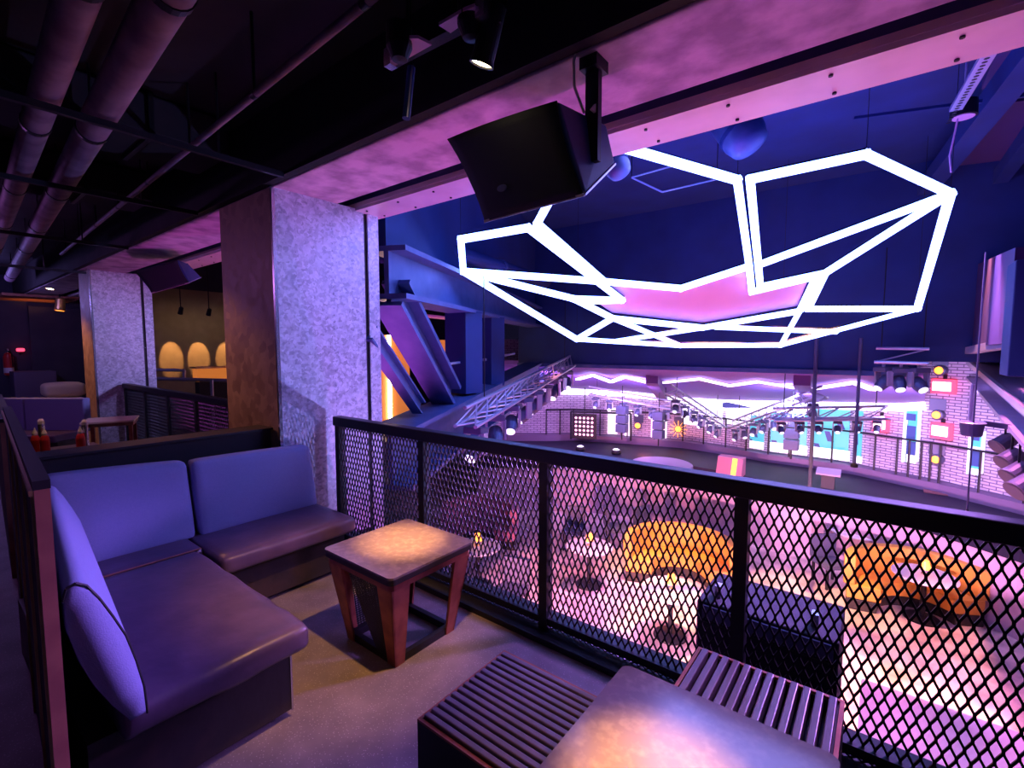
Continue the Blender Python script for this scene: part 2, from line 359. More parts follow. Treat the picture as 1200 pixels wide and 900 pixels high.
# far stage: back wall as a polyline in plan
WU = [(560, 507, 15.2), (640, 507.5, 15.8), (672, 507, 15.9), (735, 510.5, 15.35), (800, 515, 14.7), (850, 522, 13.8), (900, 530, 12.9), (950, 536, 12.3), (1000, 543, 11.65), (1050, 553, 10.85), (1078, 558.6, 10.5), (1100, 563, 10.15), (1200, 586, 8.84), (1330, 622, 7.4)]
ZD = -1.2
WP = [on_z(u, v, ZD) for (u, v, t) in WU]
CV = [454, 455, 456, 459, 466, 469, 470, 471, 472, 473, 471, 473, 474, 476]     # cove line heights in the picture
WT = [px(u, c, (WP[i] - CAM).dot(FW)) for i, ((u, v, t), c) in enumerate(zip(WU, CV))]
for i in range(len(WT)): WT[i] = V((WP[i].x, WP[i].y, WT[i].z))
def wall_strip():
    me = bpy.data.meshes.new('wall_far'); vs = []; fs = []; uvs = []; s = 0
    for i in range(len(WP)):
        if i: s += (WP[i] - WP[i - 1]).length
        vs += [(WP[i].x, WP[i].y, ZD), (WP[i].x, WP[i].y, 1.9)]; uvs += [(s, 0), (s, 3.1)]
    n = len(vs)
    back = [(x + .1, y + .25, z) for (x, y, z) in vs]; vs += back; uvs += uvs
    for i in range(len(WP) - 1):
        a = 2*i; fs += [(a, a + 2, a + 3, a + 1), (n + a, n + a + 1, n + a + 3, n + a + 2)]
    me.from_pydata(vs, [], fs); l = me.uv_layers.new(name='UVMap')
    for p in me.polygons:
        for li in p.loop_indices: l.data[li].uv = uvs[me.loops[li].vertex_index]
    me.materials.append(MATS['white_brick']); o = bpy.data.objects.new('wall_far', me); C.objects.link(o)
    return tag(o, 'curved white painted brick wall behind the far stage', 'wall', kind='structure')
wall_strip()
def toward(p, k):    # move a wall point horizontally towards the hall (camera side) by k metres
    d = V((CAM.x - p.x, CAM.y - p.y, 0)).normalized(); return p + d*k
# ledge under the wall, lower dark deck, and its lit front
def strip(name, m, a, bq, z0, z1, label, cat, kind='structure'):
    mb = MB()
    for i in range(len(a) - 1):
        p, q, r, s_ = a[i], a[i + 1], bq[i + 1], bq[i]
        mb.hexa([V((k.x, k.y, z0)) for k in (p, q, r, s_)] + [V((k.x, k.y, z1)) for k in (p, q, r, s_)])
    return tag(mb.build(name, m), label, cat, kind=kind)
LED_ = [toward(p, .36) for p in WP]
DK = [CAM + (p - CAM)*.84 for p in WP]
back = [toward(p, -.2) for p in WP]
strip('trim_3', 'ledge_dark', back, LED_, -3.0, ZD, 'pale pink ledge below the brick wall', 'ledge')
strip('stage_deck', 'deck', LED_, DK, -1.75, -1.40, 'dark stage deck in front of the brick wall', 'stage')
strip('stage_front', 'stage_lilac', [toward(p, -.3) for p in DK], [toward(p, -.02) for p in DK], -3.0, -1.75, 'pink lilac panelled front of the stage deck', 'stage front')
# fascia above the stage opening and sloped purple soffit behind it
tag(MB().box(-7.6, .42, 10.0, 10.25, 1.15, 4.5).box(.42, 3.2, 10.0, 10.25, 1.40, 4.5).build('wall_fascia', 'hall_blue'), 'plain dark blue wall above the stage opening', 'wall', kind='structure')
tag(MB().box(-7.6, .42, 9.95, 10.0, 1.15, 1.23).build('trim_4', 'steel_blue'), 'lower steel edge of the dark blue wall over the stage', 'trim', kind='structure')
fr = []
for p in WT:
    d = p - CAM; k = 10.2/d.y; q = CAM + d*k; fr.append(V((q.x, 10.2, 1.16)))
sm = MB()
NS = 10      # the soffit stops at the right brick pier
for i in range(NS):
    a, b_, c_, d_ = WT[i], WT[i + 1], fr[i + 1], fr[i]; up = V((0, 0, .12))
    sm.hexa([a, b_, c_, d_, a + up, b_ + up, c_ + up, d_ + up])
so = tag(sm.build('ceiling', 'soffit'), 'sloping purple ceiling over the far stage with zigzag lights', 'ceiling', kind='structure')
def on_soffit(u, v, lift=.06):
    best = None
    for i in range(len(WT) - 1):
        for tri in ((WT[i], WT[i + 1], fr[i + 1]), (WT[i], fr[i + 1], fr[i])):
            nn = (tri[1] - tri[0]).cross(tri[2] - tri[0]); d = px(u, v, 1) - CAM
            if abs(nn.dot(d)) < 1e-9: continue
            t = nn.dot(tri[0] - CAM)/nn.dot(d); p = CAM + d*t
            uu = 0
            # inside test by x range of this quad
            lo = min(WT[i].x/WT[i].y, WT[i + 1].x/WT[i + 1].y); hi = max(WT[i].x/WT[i].y, WT[i + 1].x/WT[i + 1].y)
            if t > 0 and lo - .01 <= p.x/p.y <= hi + .01: best = p
    if best is None: best = px(u, v, 11.5)
    return V((best.x, best.y, best.z - lift))
ZZ = [[(677, 442), (695, 437), (716, 445), (732, 438.5), (764, 447)],
      [(779, 445.5), (820, 441), (855, 449), (888, 444), (937, 452)],
      [(955, 452), (1001, 444.5), (1024, 453)]]
zl = ['leftmost zigzag light strip on the purple stage ceiling', 'long zigzag light strip in the middle of the purple stage ceiling', 'short zigzag light strip right of the middle one on the purple ceiling']
for k, line in enumerate(ZZ):
    pts = [on_soffit(u, v) for u, v in line]
    t = thing('zigzag_light', zl[k], 'led strip', pts[0], 'zigzag lights on the stage ceiling')
    for i in range(len(pts) - 1): MB().bar(pts[i], pts[i + 1], .13, .05).build('led_strip', 'led_zigzag', t)
for (u0, v0, u1, v1, l) in [(764, 440, 778, 466, 'purple rib between the left and middle zigzag lights'), (940, 440, 946, 468, 'purple rib between the middle and right zigzag lights')]:
    p, q = on_soffit(u0, v0, .08), on_soffit(u1, v1 - 2, .08)
    tag(MB().bar(p, q, .28, .22).build('ceiling_rib', 'soffit_rib'), l, 'rib')
ct = thing('cove_light', 'bright white cove light where the purple ceiling meets the brick wall', 'cove light', WT[4])
for i in range(1, NS):
    MB().bar(toward(WT[i], .1) - V((0, 0, .03)), toward(WT[i + 1], .1) - V((0, 0, .03)), .06, .24 if not 4 <= i <= 6 else .5).build('led_strip', 'led_cove', ct)

# ------------------------------------------------ trusses and galleries on both sides of the hall
def ibeam(p, q, w, h, name, m, parent, tf=.05, tw=.05, up=(0, 0, 1)):
    p = V(p); q = V(q); d = (q - p).normalized(); a = d.cross(V(up)).normalized(); c = a.cross(d)
    mb = MB(); mb.bar(p, q, tw, h - 2*tf, up); mb.bar(p + c*(h/2 - tf/2), q + c*(h/2 - tf/2), w, tf, up); mb.bar(p - c*(h/2 - tf/2), q - c*(h/2 - tf/2), w, tf, up)
    return mb.build(name, m, parent)
N0 = px(470, 500, 4.9); N1 = px(640, 420, 14)
lt = thing('steel_truss', 'blue lit steel truss along the left side of the hall', 'truss', (N0.x, N0.y, N0.z))
dl = (N1 - N0).normalized(); sl = dl.cross(V((0, 0, 1))).normalized()
ext = N0 - dl*.25
ibeam(ext - V((0, 0, .27)), N1 - V((0, 0, .27)), .46, .62, 'lower_chord', 'steel_blue', lt, .05, .05)
U0 = V((ext.x, ext.y, 2.33)); U1 = V((N1.x, N1.y, 2.40))
ibeam(U0, U1, .4, .5, 'upper_chord', 'steel_blue', lt)
def lpt(s, z): p = N0 + dl*s; return V((p.x, p.y, z))
ibeam(lpt(-.15, 2.15), lpt(1.35, .98), .3, .34, 'diagonal', 'steel_blue', lt)
ibeam(lpt(.45, .95), lpt(-.6, 1.75), .12, .16, 'brace', 'steel_blue', lt, .02, .02)
for s in (2.0, 3.3):
    MB().bar(lpt(s, .98), lpt(s, 2.12), .34, .40).build('post', 'hall_blue', lt)
MB().bar(lpt(.9, 1.40), lpt(2.1, 1.42), .03, .03).build('tie_rod', 'truss_alu', lt)
MB().bar(lpt(3.0, 1.42), lpt(5.2, 1.50), .04, .04).build('tie_rod', 'truss_alu', lt)
# gallery wall above the left truss
gm = MB(); gm.hexa([V((ext.x, ext.y, 2.58)), V((N1.x, N1.y, 2.64)), V((N1.x - .3, N1.y, 2.64)), V((ext.x - .3, ext.y, 2.58)),
                    V((ext.x, ext.y, 4.5)), V((N1.x, N1.y, 4.5)), V((N1.x - .3, N1.y, 4.5)), V((ext.x - .3, ext.y, 4.5))])
tag(gm.build('wall_gallery', 'hall_blue'), 'dark blue wall above the left steel truss', 'wall', kind='structure')
# ducts in front of it
for (a, b_, r, l) in [((446, 268, 5.2), (640, 330, 9.5), .11, 'upper round blue duct under the left hall ceiling'), ((446, 300, 5.0), (600, 335, 9), .07, 'lower thin blue pipe along the left gallery wall')]:
    p = px(*a); q = px(*b_); d = (q - p).normalized(); p -= d*.1
    t = thing('duct', l, 'duct', p); MB().tube(p, q, r, 16).build('pipe_run', 'hall_blue', t, smooth=True)
    for k in (.25, .6): c = p.lerp(q, k); MB().tube(c - d*.03, c + d*.03, r*1.12, 16).build('clamp', 'steel_blue', t)
# right truss
R0 = px(1215, 520, 4.2); R1 = px(1122, 424, 11.5)
dr = (R1 - R0).normalized(); R0e = R0 - dr*1.2
rt = thing('steel_truss', 'lavender tinted steel truss along the right side of the hall', 'truss', R0)
sr = dr.cross(V((0, 0, 1))).normalized()
ibeam(R0e + sr*.30, R1 + sr*.30, .6, .34, 'lower_chord', 'steel_light_tint', rt)  # lavender light on the chord is put into its colour
MB().bar(R0e + V((0, 0, .20)), R1 + V((0, 0, .20)), .05, .07).build('hand_rail', 'truss_alu', rt)
def rpt(s, z, o=0.): p = R0 + dr*s + sr*o; return V((p.x, p.y, z))
RU0 = V((R0e.x, R0e.y, 1.62)) + sr*.45; RU1 = V((R1.x, R1.y, 1.50)) + sr*.45
ibeam(RU0, RU1, .3, .24, 'middle_chord', 'steel_blue', rt)
for s in (1.1, 3.4):
    MB().bar(rpt(s, .9, .4), rpt(s, 1.55, .4), .06, .06).build('post', 'steel_blue', rt)
ibeam(rpt(.5, 1.0, .45), rpt(2.4, 1.6, .45), .14, .16, 'diagonal', 'steel_blue', rt, .02, .02)
pp = px(1196, 420, 3.9); tag(MB().box(pp.x - .07, pp.x + .5, pp.y, pp.y + .35, pp.z - .15, pp.z + .80).build('steel_post', 'hall_blue', bevel=.01), 'broad dark blue post at the right edge above the truss', 'post')
p0, p1 = px(1128, 345, 9.0), px(1190, 290, 4.6)
gm = MB(); q0 = V((p0.x, p0.y, 1.62)); q1 = V((p1.x, p1.y, 1.66)); th = V((.18, .05, 0))
gm.hexa([q0, q1, q1 + th, q0 + th, V((p0.x, p0.y, p0.z + .45)), V((p1.x, p1.y, p1.z)), V((p1.x, p1.y, p1.z)) + th, V((p0.x, p0.y, p0.z + .45)) + th])
tag(gm.build('gallery_panel', 'purple_panel'), 'purple panel of the gallery above the right truss', 'panel')  # plain panel of the gallery
p0, p1 = px(1110, 416, 9.4), px(1184, 402, 5.2)
tag(MB().bar(p0, p1, .12, .10).build('gallery_edge', 'truss_alu'), 'pale steel edge running from the stage to the right post', 'beam')

# hall ceiling: panels and rails at the upper right, spot hanging on a perforated rail
for i, (a, l) in enumerate([([(1040, 268), (1143, 262), (1118, 290), (1030, 300)], 'pink lit ceiling panel right of the hanging light sculpture'),
                            ([(1168, 60), (1200, 50), (1200, 100), (1150, 105)], 'purple ceiling panel in the upper right corner'),
                            ([(1150, 125), (1200, 118), (1200, 185), (1118, 195)], 'wide purple ceiling panel below the corner one at right')]):
    pts = [on_z(u, v, 4.2 if i else 3.6) for u, v in a]
    tag(MB().prism(pts, (0, 0, .08)).build('ceiling_panel', 'purple_panel' if i else 'pink_panel'), l, 'ceiling panel')
for i, (a, b_, w_, l) in enumerate([((1200, 75), (1090, 215), .22, 'dark steel beam across the upper right ceiling'), ((1200, 170), (1130, 265), .16, 'lower dark steel beam at the right edge of the ceiling'),
                                    ((1080, 128), (1200, 112), .03, 'thin dark rail crossing the upper right ceiling')]):
    p, q = on_z(*a, 4.1), on_z(*b_, 4.1); d = (q - p).normalized()
    tag(MB().bar(p - d*.6, q + d*.6, w_, .2 if w_ > .1 else .03).build('ceiling_beam', 'hall_blue'), l, 'beam')
p, q = on_z(1165, 52, 3.75), on_z(1120, 128, 3.75)
rr = thing('perforated_rail', 'perforated pink lit steel rail under the right ceiling', 'rail', p)
MB().bar(p + (p - q)*.5, q, .09, .03).build('rail_body', 'truss_alu', rr)
hm = MB(); d = (q - p)
for i in range(26):
    c = p + d*(i/20.); hm.tube(c - V((0, 0, .016)), c - V((0, 0, .014)), .018, 8)
hm.build('rail_holes', 'black_metal', rr, kind='stuff')
hs = px(1129, 137, 4.6)
t = thing('hanging_spot', 'small round black spot hanging below the perforated rail', 'spotlight', hs)
MB().lathe([(.06, .16), (.10, .14), (.105, .0), (.09, 0)], hs, (0, 0, 1), 20).build('housing', 'black_metal', t, smooth=False)
MB().lathe([(.085, -.006), (.085, 0)], hs, (0, 0, 1), 20).build('lens', 'pink_panel', t)
MB().tube(hs + V((0, 0, .14)), hs + V((0, 0, .5)), .012, 8).build('stem', 'truss_alu', t)
MB().path([hs + V((-.04, 0, 0)), hs + V((-.06, 0, -.18)), hs + V((-.08, .02, -.34)), hs + V((-.06, .02, -.5))], .009, 6).build('cable', 'pink_panel', t)
# rods hanging down to the stage
for (u, v0, v1, t_, r, l) in [(948, 330, 590, 9.0, .030, 'thick dark rod hanging left of the stage railing'), (1001, 320, 546, 8.6, .025, 'dark hanging rod in front of the striped screen'),
                              (1133, 300, 602, 5.6, .009, 'thin cable hanging at the right holding the round tub lamp')]:
    q = on_y(u, v1, 9.88) if r > .02 else px(u, v1, t_); p = on_y(u, 396, 9.88) if r > .02 else px(u, 300, t_); p = V((q.x, q.y, p.z))
    t = thing('hanging_rod', l, 'rod', q); MB().tube(q, p, r, 8).build('rod', 'lamp_body', t); MB().lathe([(.0, -.03), (r*2.2, -.02), (r*2.2, .03), (r, .05)], q, n=10).build('end_cap', 'black_metal', t)
c = px(1139, 500, 5.6); t = thing('tub_lamp', 'round grey tub shaped lamp hanging near the right truss', 'lamp', c)
MB().lathe([(.085, -.11), (.095, -.10), (.11, .04), (.12, .045), (.12, .06), (.05, .07)], c, n=24).build('tub', 'lamp_body', t)
MB().lathe([(.118, .042), (.126, .05), (.118, .058)], c, n=24).build('rim', 'truss_alu', t)
MB().bar(c + V((.1, 0, .05)), c + V((.32, .05, .02)), .05, .06).build('arm', 'lamp_body', t)
MB().tube(c + V((-.02, 0, .06)), c + V((-.02, 0, .5)), .02, 8).build('stem', 'truss_alu', t)

# ================================================================== RAILING
def strands(m, x0, x1, z0, z1, y, cw=.0362, ch=.086, w=.0078, th=.006):
    n = round((x1 - x0)/cw); cw = (x1 - x0)/n; k = round((z1 - z0)/ch); ch = (z1 - z0)/k
    b = ch*.10; e = b/2
    for i in range(n):
        for j in range(k):
            x = x0 + i*cw; z = z0 + j*ch
            for (a, c) in (((x, z + ch/2 - e), (x + cw/2, z + e)), ((x + cw/2, z + e), (x + cw, z + ch/2 - e)), ((x + cw, z + ch/2 + e), (x + cw/2, z + ch - e)), ((x + cw/2, z + ch - e), (x, z + ch/2 + e))):
                quadbar(m, a, c, y, w, th)
            quadbar(m, (x, z + ch/2 - e), (x, z + ch/2 + e), y, w*1.25, th)
            quadbar(m, (x + cw/2, max(z0, z - e)), (x + cw/2, z + e), y, w*1.25, th)
def quadbar(m, a, c, y, w, th):
    dx, dz = c[0] - a[0], c[1] - a[1]; L = math.hypot(dx, dz); nx, nz = -dz/L*w/2, dx/L*w/2; b = len(m.v)
    m.v += [V((a[0] + nx, y - th/2, a[1] + nz)), V((a[0] - nx, y - th/2, a[1] - nz)), V((c[0] - nx, y - th/2, c[1] - nz)), V((c[0] + nx, y - th/2, c[1] + nz)),
            V((a[0] + nx, y + th/2, a[1] + nz)), V((a[0] - nx, y + th/2, a[1] - nz)), V((c[0] - nx, y + th/2, c[1] - nz)), V((c[0] + nx, y + th/2, c[1] + nz))]
    m.f += [(b, b + 1, b + 2, b + 3), (b + 7, b + 6, b + 5, b + 4), (b, b + 3, b + 7, b + 4), (b + 1, b + 5, b + 6, b + 2)]
def railing(posts, label, proto=None):
    t = thing('mesh_railing', label, 'railing', ((posts[0] + posts[-1])/2, YR, 0.035))
    x0, x1 = posts[0], posts[-1]
    MB().box(x0 - .035, x1 + .03, YR - .045, YR + .035, .985, 1.06).build('top_rail', 'black_metal', t, bevel=.008)
    MB().box(x0, x1, YR - .025, YR + .025, .062, .10).build('bottom_rail', 'black_metal', t)
    for x in posts: MB().box(x - .027, x + .027, YR - .03, YR + .03, .035, .985).build('post', 'black_metal', t)
    me = None
    for i in range(len(posts) - 1):
        if me is None:
            m = MB(); strands(m, posts[i] + .027, posts[i + 1] - .027, .10, .985, YR)
            o = m.build('expanded_mesh', 'black_metal', t, kind='stuff'); me = o.data; xs = posts[i]
            m = MB(); strands(m, posts[i] + .027, posts[i + 1] - .027, .035, .062, YR, ch=.027, w=.006)
            o2 = m.build('kick_mesh', 'black_metal', t, kind='stuff')
        else:
            for src in (o, o2):
                c = src.copy(); C.objects.link(c); c.location = (posts[i] - xs, 0, 0); k = (posts[i + 1] - posts[i])
    return t
railing([-3.47, -2.463, -1.456, -.449, .558, 1.565, 2.572], 'black expanded mesh railing beside the low tables at the balcony edge')
railing([-9.4, -8.43, -7.46, -6.49, -5.52, -4.56], 'black mesh railing beyond the sofa between the two columns')

# ================================================================== SOFA
t = thing('corner_sofa', 'L shaped corner sofa with blue denim backs and dark purple seats', 'sofa', (-2.9, .9, 0))
# plinths
MB().box(-3.45, -1.98, .30, .97, .035, .325).build('plinth', 'plinth', t)
MB().box(-3.45, -3.02, .97, 1.90, .035, .325).build('plinth', 'plinth', t)
MB().box(-3.40, -2.03, .34, .92, 0, .035).build('toe_kick', 'black_metal', t); MB().box(-3.4, -3.08, .92, 1.86, 0, .035).build('toe_kick', 'black_metal', t)
MB().box(-1.984, -1.977, .966, .974, .03, .33).build('corner_strip', 'chrome', t)
def wr(p, e):
    k = mnoise.noise(p*7.)*.012 + mnoise.noise(p*17.)*.004
    if e.x > .6 or e.y > .8: p = p + V((k, k*.5, k*.6))
    if e.x > .5 and e.z < -.1: p.z -= .02*max(0, math.sin(e.y*5 + 1))*(e.x - .5)
    return p
MB().rbox((-2.53, .70, .368), (.625, .325, .058), .035, puff=(.005, .005, .016), n=16, deform=wr).build('seat_cushion', 'seat_leather', t, smooth=True)
MB().rbox((-3.32, .72, .366), (.158, .335, .056), .028, puff=(0, 0, .006), n=10).build('corner_seat', 'seat_leather', t, smooth=True)
MB().tube((-3.16, .42, .421), (-3.16, 1.04, .421), .005, 6).build('piping', 'wood_end', t)
MB().rbox((-3.19, 1.492, .366), (.29, .435, .056), .036, puff=(.004, 0, .008), n=12).build('seat_cushion', 'seat_leather', t, smooth=True)
# backs of the short side
def backc(y0, y1, xb, xt, zt0, zt1, xt2=None):
    lean = math.atan2(xb - xt, .46)
    def df(p, e):
        f = (e.z + 1)/2; p = V(p); yk = (p.y - y0)/(y1 - y0)
        p.z += f*(zt0 + (zt1 - zt0)*yk - .88)
        p.x += (xb - xt)*(-f)
        p.x += -.06*(1 - yk)*f if xt2 else 0
        return p
    return MB().rbox((xb - .06, (y0 + y1)/2, .645), (.06, (y1 - y0)/2, .235), .03, puff=(.012, .004, .006), n=12, deform=df)
bk = backc(.44, 1.095, -3.39, -3.50, .915, .885, True).build('back_cushion', 'denim', t, smooth=True)
bk = backc(1.115, 1.91, -3.37, -3.47, .885, .862).build('back_cushion', 'denim', t, smooth=True)
# long back along the chaise: leaning, rounded on top
def longback(x0, x1):
    m = MB(); prof = []
    # profile (y, z): front bottom, curving up to the rounded top, down the rear
    pts = [(.437, .405), (.432, .50), (.415, .60), (.392, .70), (.362, .78), (.333, .85), (.306, .90), (.282, .917), (.260, .908), (.250, .87), (.252, .78), (.275, .67), (.308, .57), (.348, .48), (.392, .40)]
    n = len(pts); xs = [x0, x0 + .012, x0 + .04] + [x0 + .04 + (x1 - x0 - .08)*i/10 for i in range(1, 10)] + [x1 - .04, x1 - .012, x1]
    cy = .34; cz = .64
    for i, x in enumerate(xs):
        s = .90 if i in (0, len(xs) - 1) else (.97 if i in (1, len(xs) - 2) else 1)
        f = max(0., min(1., (x - x0)/(x1 - x0)))
        for (y, z) in pts: m.v.append(V((x, cy + (y - cy)*s + .15*(1 - f), cz + (z - cz)*s + .0*(1 - f))))
    for i in range(len(xs) - 1):
        for j in range(n): k = (j + 1) % n; m.f.append((i*n + j, i*n + k, (i + 1)*n + k, (i + 1)*n + j))
    m.f += [tuple(range(n)), tuple((len(xs) - 1)*n + i for i in range(n))]
    return m, pts
lm, pts = longback(-3.36, -1.86)
o = lm.build('long_back_cushion', 'denim', t, smooth=True)
m = MB(); m.path([V((-1.868, .34 + (y - .34)*.985, .64 + (z - .64)*.985)) for (y, z) in pts[:10]], .004, 6); m.build('seam_piping', 'black_metal', o)

# boards around the sofa
bd = thing('booth_board', 'low black board behind the short side of the sofa', 'board', (-3.66, 1.1, 0))
MB().box(-3.80, -3.71, .42, 1.73, 0, .985).build('panel', 'black_paint', bd, bevel=.006)
MB().box(-3.92, -3.695, .40, 1.74, .985, 1.0).build('top_cap', 'black_paint', bd)
pt = thing('booth_partition', 'black booth partition with reddish wooden end, left of the sofa', 'partition', (-2.9, .26, 0))
P0 = V((-1.80, .218, 0)); dp = V((-.9976, .070, 0)); sp = V((.07, .9976, 0))
def pb(s0, s1, o0, o1, z0, z1):
    a = P0 + dp*s0; c = P0 + dp*s1
    return MB().hexa([a + sp*o0 + V((0, 0, z0)), a + sp*o1 + V((0, 0, z0)), c + sp*o1 + V((0, 0, z0)), c + sp*o0 + V((0, 0, z0)),
                      a + sp*o0 + V((0, 0, z1)), a + sp*o1 + V((0, 0, z1)), c + sp*o1 + V((0, 0, z1)), c + sp*o0 + V((0, 0, z1))])
pb(.02, 2.5, -.014, .014, 0, 1.225).build('panel', 'black_paint', pt)
pb(0, 2.5, -.018, .018, 1.225, 1.25).build('top_cap', 'black_paint', pt)
pb(0, .02, -.016, .016, 0, 1.225).build('end_post', 'wood_end', pt)
for s in (.02, .5, 1.1, 1.7):
    pb(s, s + .014, -.022, -.014, 0, 1.225).build('edge_strip', 'gold_trim', pt)
pb(.0, 2.5, -.026, -.018, 1.21, 1.225).build('edge_strip', 'gold_trim', pt)
pt2 = thing('booth_partition', 'farther booth partition with wooden end at the left edge', 'partition', (-5.6, .42, 0))
P0 = V((-4.75, .425, 0))
pb(.02, 2.6, -.03, .03, 0, 1.10).build('panel', 'black_paint', pt2)
pb(0, 2.6, -.035, .035, 1.10, 1.125).build('top_cap', 'black_paint', pt2)
pb(0, .02, -.03, .03, 0, 1.10).build('end_post', 'wood_end', pt2)
pb(0, 2.6, -.045, -.035, 1.085, 1.10).build('edge_strip', 'gold_trim', pt2)
# aisle side: a wooden wall edge at the very left
tag(MB().box(-3.4, -3.3, -.40, -.13, 0, 1.02).build('wooden_screen', 'wood_end', bevel=.01), 'reddish wooden screen cut off by the left edge', 'screen')

# ================================================================== TABLES
def lattice(m, a, b_, c_, d_, nu, nv, w, th):
    "crossing thin bars over the quad a-b (bottom) d-c (top)"
    a, b_, c_, d_ = map(V, (a, b_, c_, d_)); nrm = (b_ - a).cross(d_ - a).normalized()
    def P(s, r): return a.lerp(b_, s).lerp(d_.lerp(c_, s), r)
    for i in range(1, nu): m.bar(P(i/nu, 0), P(i/nu, 1), th, w, nrm.cross(P(i/nu, 1) - P(i/nu, 0)))
    for j in range(1, nv): m.bar(P(0, j/nv), P(1, j/nv), th, w, nrm.cross(P(1, j/nv) - P(0, j/nv)))
def low_table(cx, cy, sz, h, label):
    t = thing('low_table', label, 'table', (cx, cy, 0), 'low square tables')
    hs = sz/2
    def sq(h_, r, z0, z1, dz=.0):
        poly = []
        for (sx, sy, a0) in ((1, 1, 0), (-1, 1, 90), (-1, -1, 180), (1, -1, 270)):
            for k in range(5):
                a = math.radians(a0 + 22.5*k); poly.append(V((cx + sx*(h_ - r) + r*math.cos(a), cy + sy*(h_ - r) + r*math.sin(a), z0)))
        return MB().prism(poly, (0, 0, z1 - z0))
    top = sq(hs, .03, h - .012, h).build('table_top', 'table_resin', t)
    sq(hs - .001, .03, h - .040, h - .012).build('top_edge', 'table_edge', top)
    sq(hs - .014, .03, h - .076, h - .040).build('apron', 'copper', t)
    bh = hs - .085; th = .012; zt = h - .076
    for (sx, sy) in ((1, 1), (-1, 1), (-1, -1), (1, -1)):
        T = V((cx + sx*(hs - .02), cy + sy*(hs - .02), zt)); B = V((cx + sx*bh, cy + sy*bh, .0))
        wt, wb = .115, .06
        m = MB()
        for ax in (V((-sx, 0, 0)), V((0, -sy, 0))):
            oth = V((0, -sy, 0)) if ax.x else V((-sx, 0, 0))
            m.hexa([B, B + ax*wb, B + ax*wb + oth*th, B + oth*th, T, T + ax*wt, T + ax*wt + oth*th, T + oth*th])
        leg = m.build('leg', 'copper', t)
    # perforated side screens on the -x/-y sides, between the legs
    for (ax, s, nm) in ((0, -1, 'perforated_screen'), (1, -1, 'perforated_screen')):
        m = MB()
        if ax == 1:     # plane facing -y : spans x, only the half next to the front corner
            a = V((cx + bh - .16, cy - bh + .006, .03)); b_ = V((cx + bh - .05, cy - bh + .006, .03)); c_ = V((cx + hs - .12, cy - hs + .028, zt)); d_ = V((cx + hs - .40, cy - hs + .028, zt))
        else:
            a = V((cx - bh + .006, cy - bh + .05, .03)); b_ = V((cx - bh + .006, cy + bh - .05, .03)); c_ = V((cx - hs + .028, cy + hs - .12, zt)); d_ = V((cx - hs + .028, cy - hs + .12, zt))
        lattice(m, a, b_, c_, d_, 18, 34, .0045, .003)
        m.build(nm, 'black_metal', t, kind='stuff')
    m = MB()
    for (sx, sy, ex, ey) in ((-1, -1, 1, -1), (1, -1, 1, 1), (1, 1, -1, 1), (-1, 1, -1, -1)):
        m.bar((cx + sx*(bh - .02), cy + sy*(bh - .02), .02), (cx + ex*(bh - .02), cy + ey*(bh - .02), .02), .03, .04)
    m.build('base_frame', 'black_metal', t)
    return t
low_table(-2.085, 1.655, .585, .52, 'low dark topped table with copper legs beside the sofa and railing')
low_table(-.355, 1.175, .62, .52, 'low dark topped table cut off at the bottom, between the two slatted stools')

# ================================================================== STOOLS
def stool(x0, x1, y0, y1, h, along, n, label):
    t = thing('slatted_stool', label, 'stool', ((x0 + x1)/2, (y0 + y1)/2, 0), 'slatted stools by the near table')
    th = .02
    for (a, c, d, e) in ((x0, x1, y0, y0 + th), (x0, x1, y1 - th, y1), (x0, x0 + th, y0 + th, y1 - th), (x1 - th, x1, y0 + th, y1 - th)):
        MB().box(a, c, d, e, .02, h - .012).build('side_panel', 'black_paint', t)
    for (a, c, d, e) in ((x0, x1, y0, y0 + .012), (x0, x1, y1 - .012, y1), (x0, x0 + .012, y0 + .012, y1 - .012), (x1 - .012, x1, y0 + .012, y1 - .012)):
        MB().box(a, c, d, e, h - .012, h - .004).build('top_edge', 'copper', t)
    MB().box(x0 + th, x1 - th, y0 + th, y1 - th, h - .075, h - .06).build('inner_shelf', 'shelf_light_tint', t)
    for (fx, fy) in ((x0 + .04, y0 + .04), (x1 - .04, y0 + .04), (x0 + .04, y1 - .04), (x1 - .04, y1 - .04)): MB().tube((fx, fy, 0), (fx, fy, .02), .02, 10).build('foot', 'black_metal', t)
    for i in range(n):
        k = (i + .5)/n
        if along == 'x': y = y0 + .012 + (y1 - y0 - .024)*k; s = (y1 - y0)/n*.66; m = MB().box(x0 + .012, x1 - .012, y - s/2, y + s/2, h - .045, h + .006)
        else: x = x0 + .012 + (x1 - x0 - .024)*k; s = (x1 - x0)/n*.6; m = MB().box(x - s/2, x + s/2, y0 + .012, y1 - .012, h - .045, h + .006)
        m.build('slat', 'slat', t, bevel=.004)
stool(-1.12, -.66, .945, 1.385, .44, 'x', 14, 'slatted stool on the left of the near table with slats running towards it')
stool(-.53, -.055, 1.40, 1.875, .44, 'y', 12, 'slatted stool between the near table and the mesh railing')

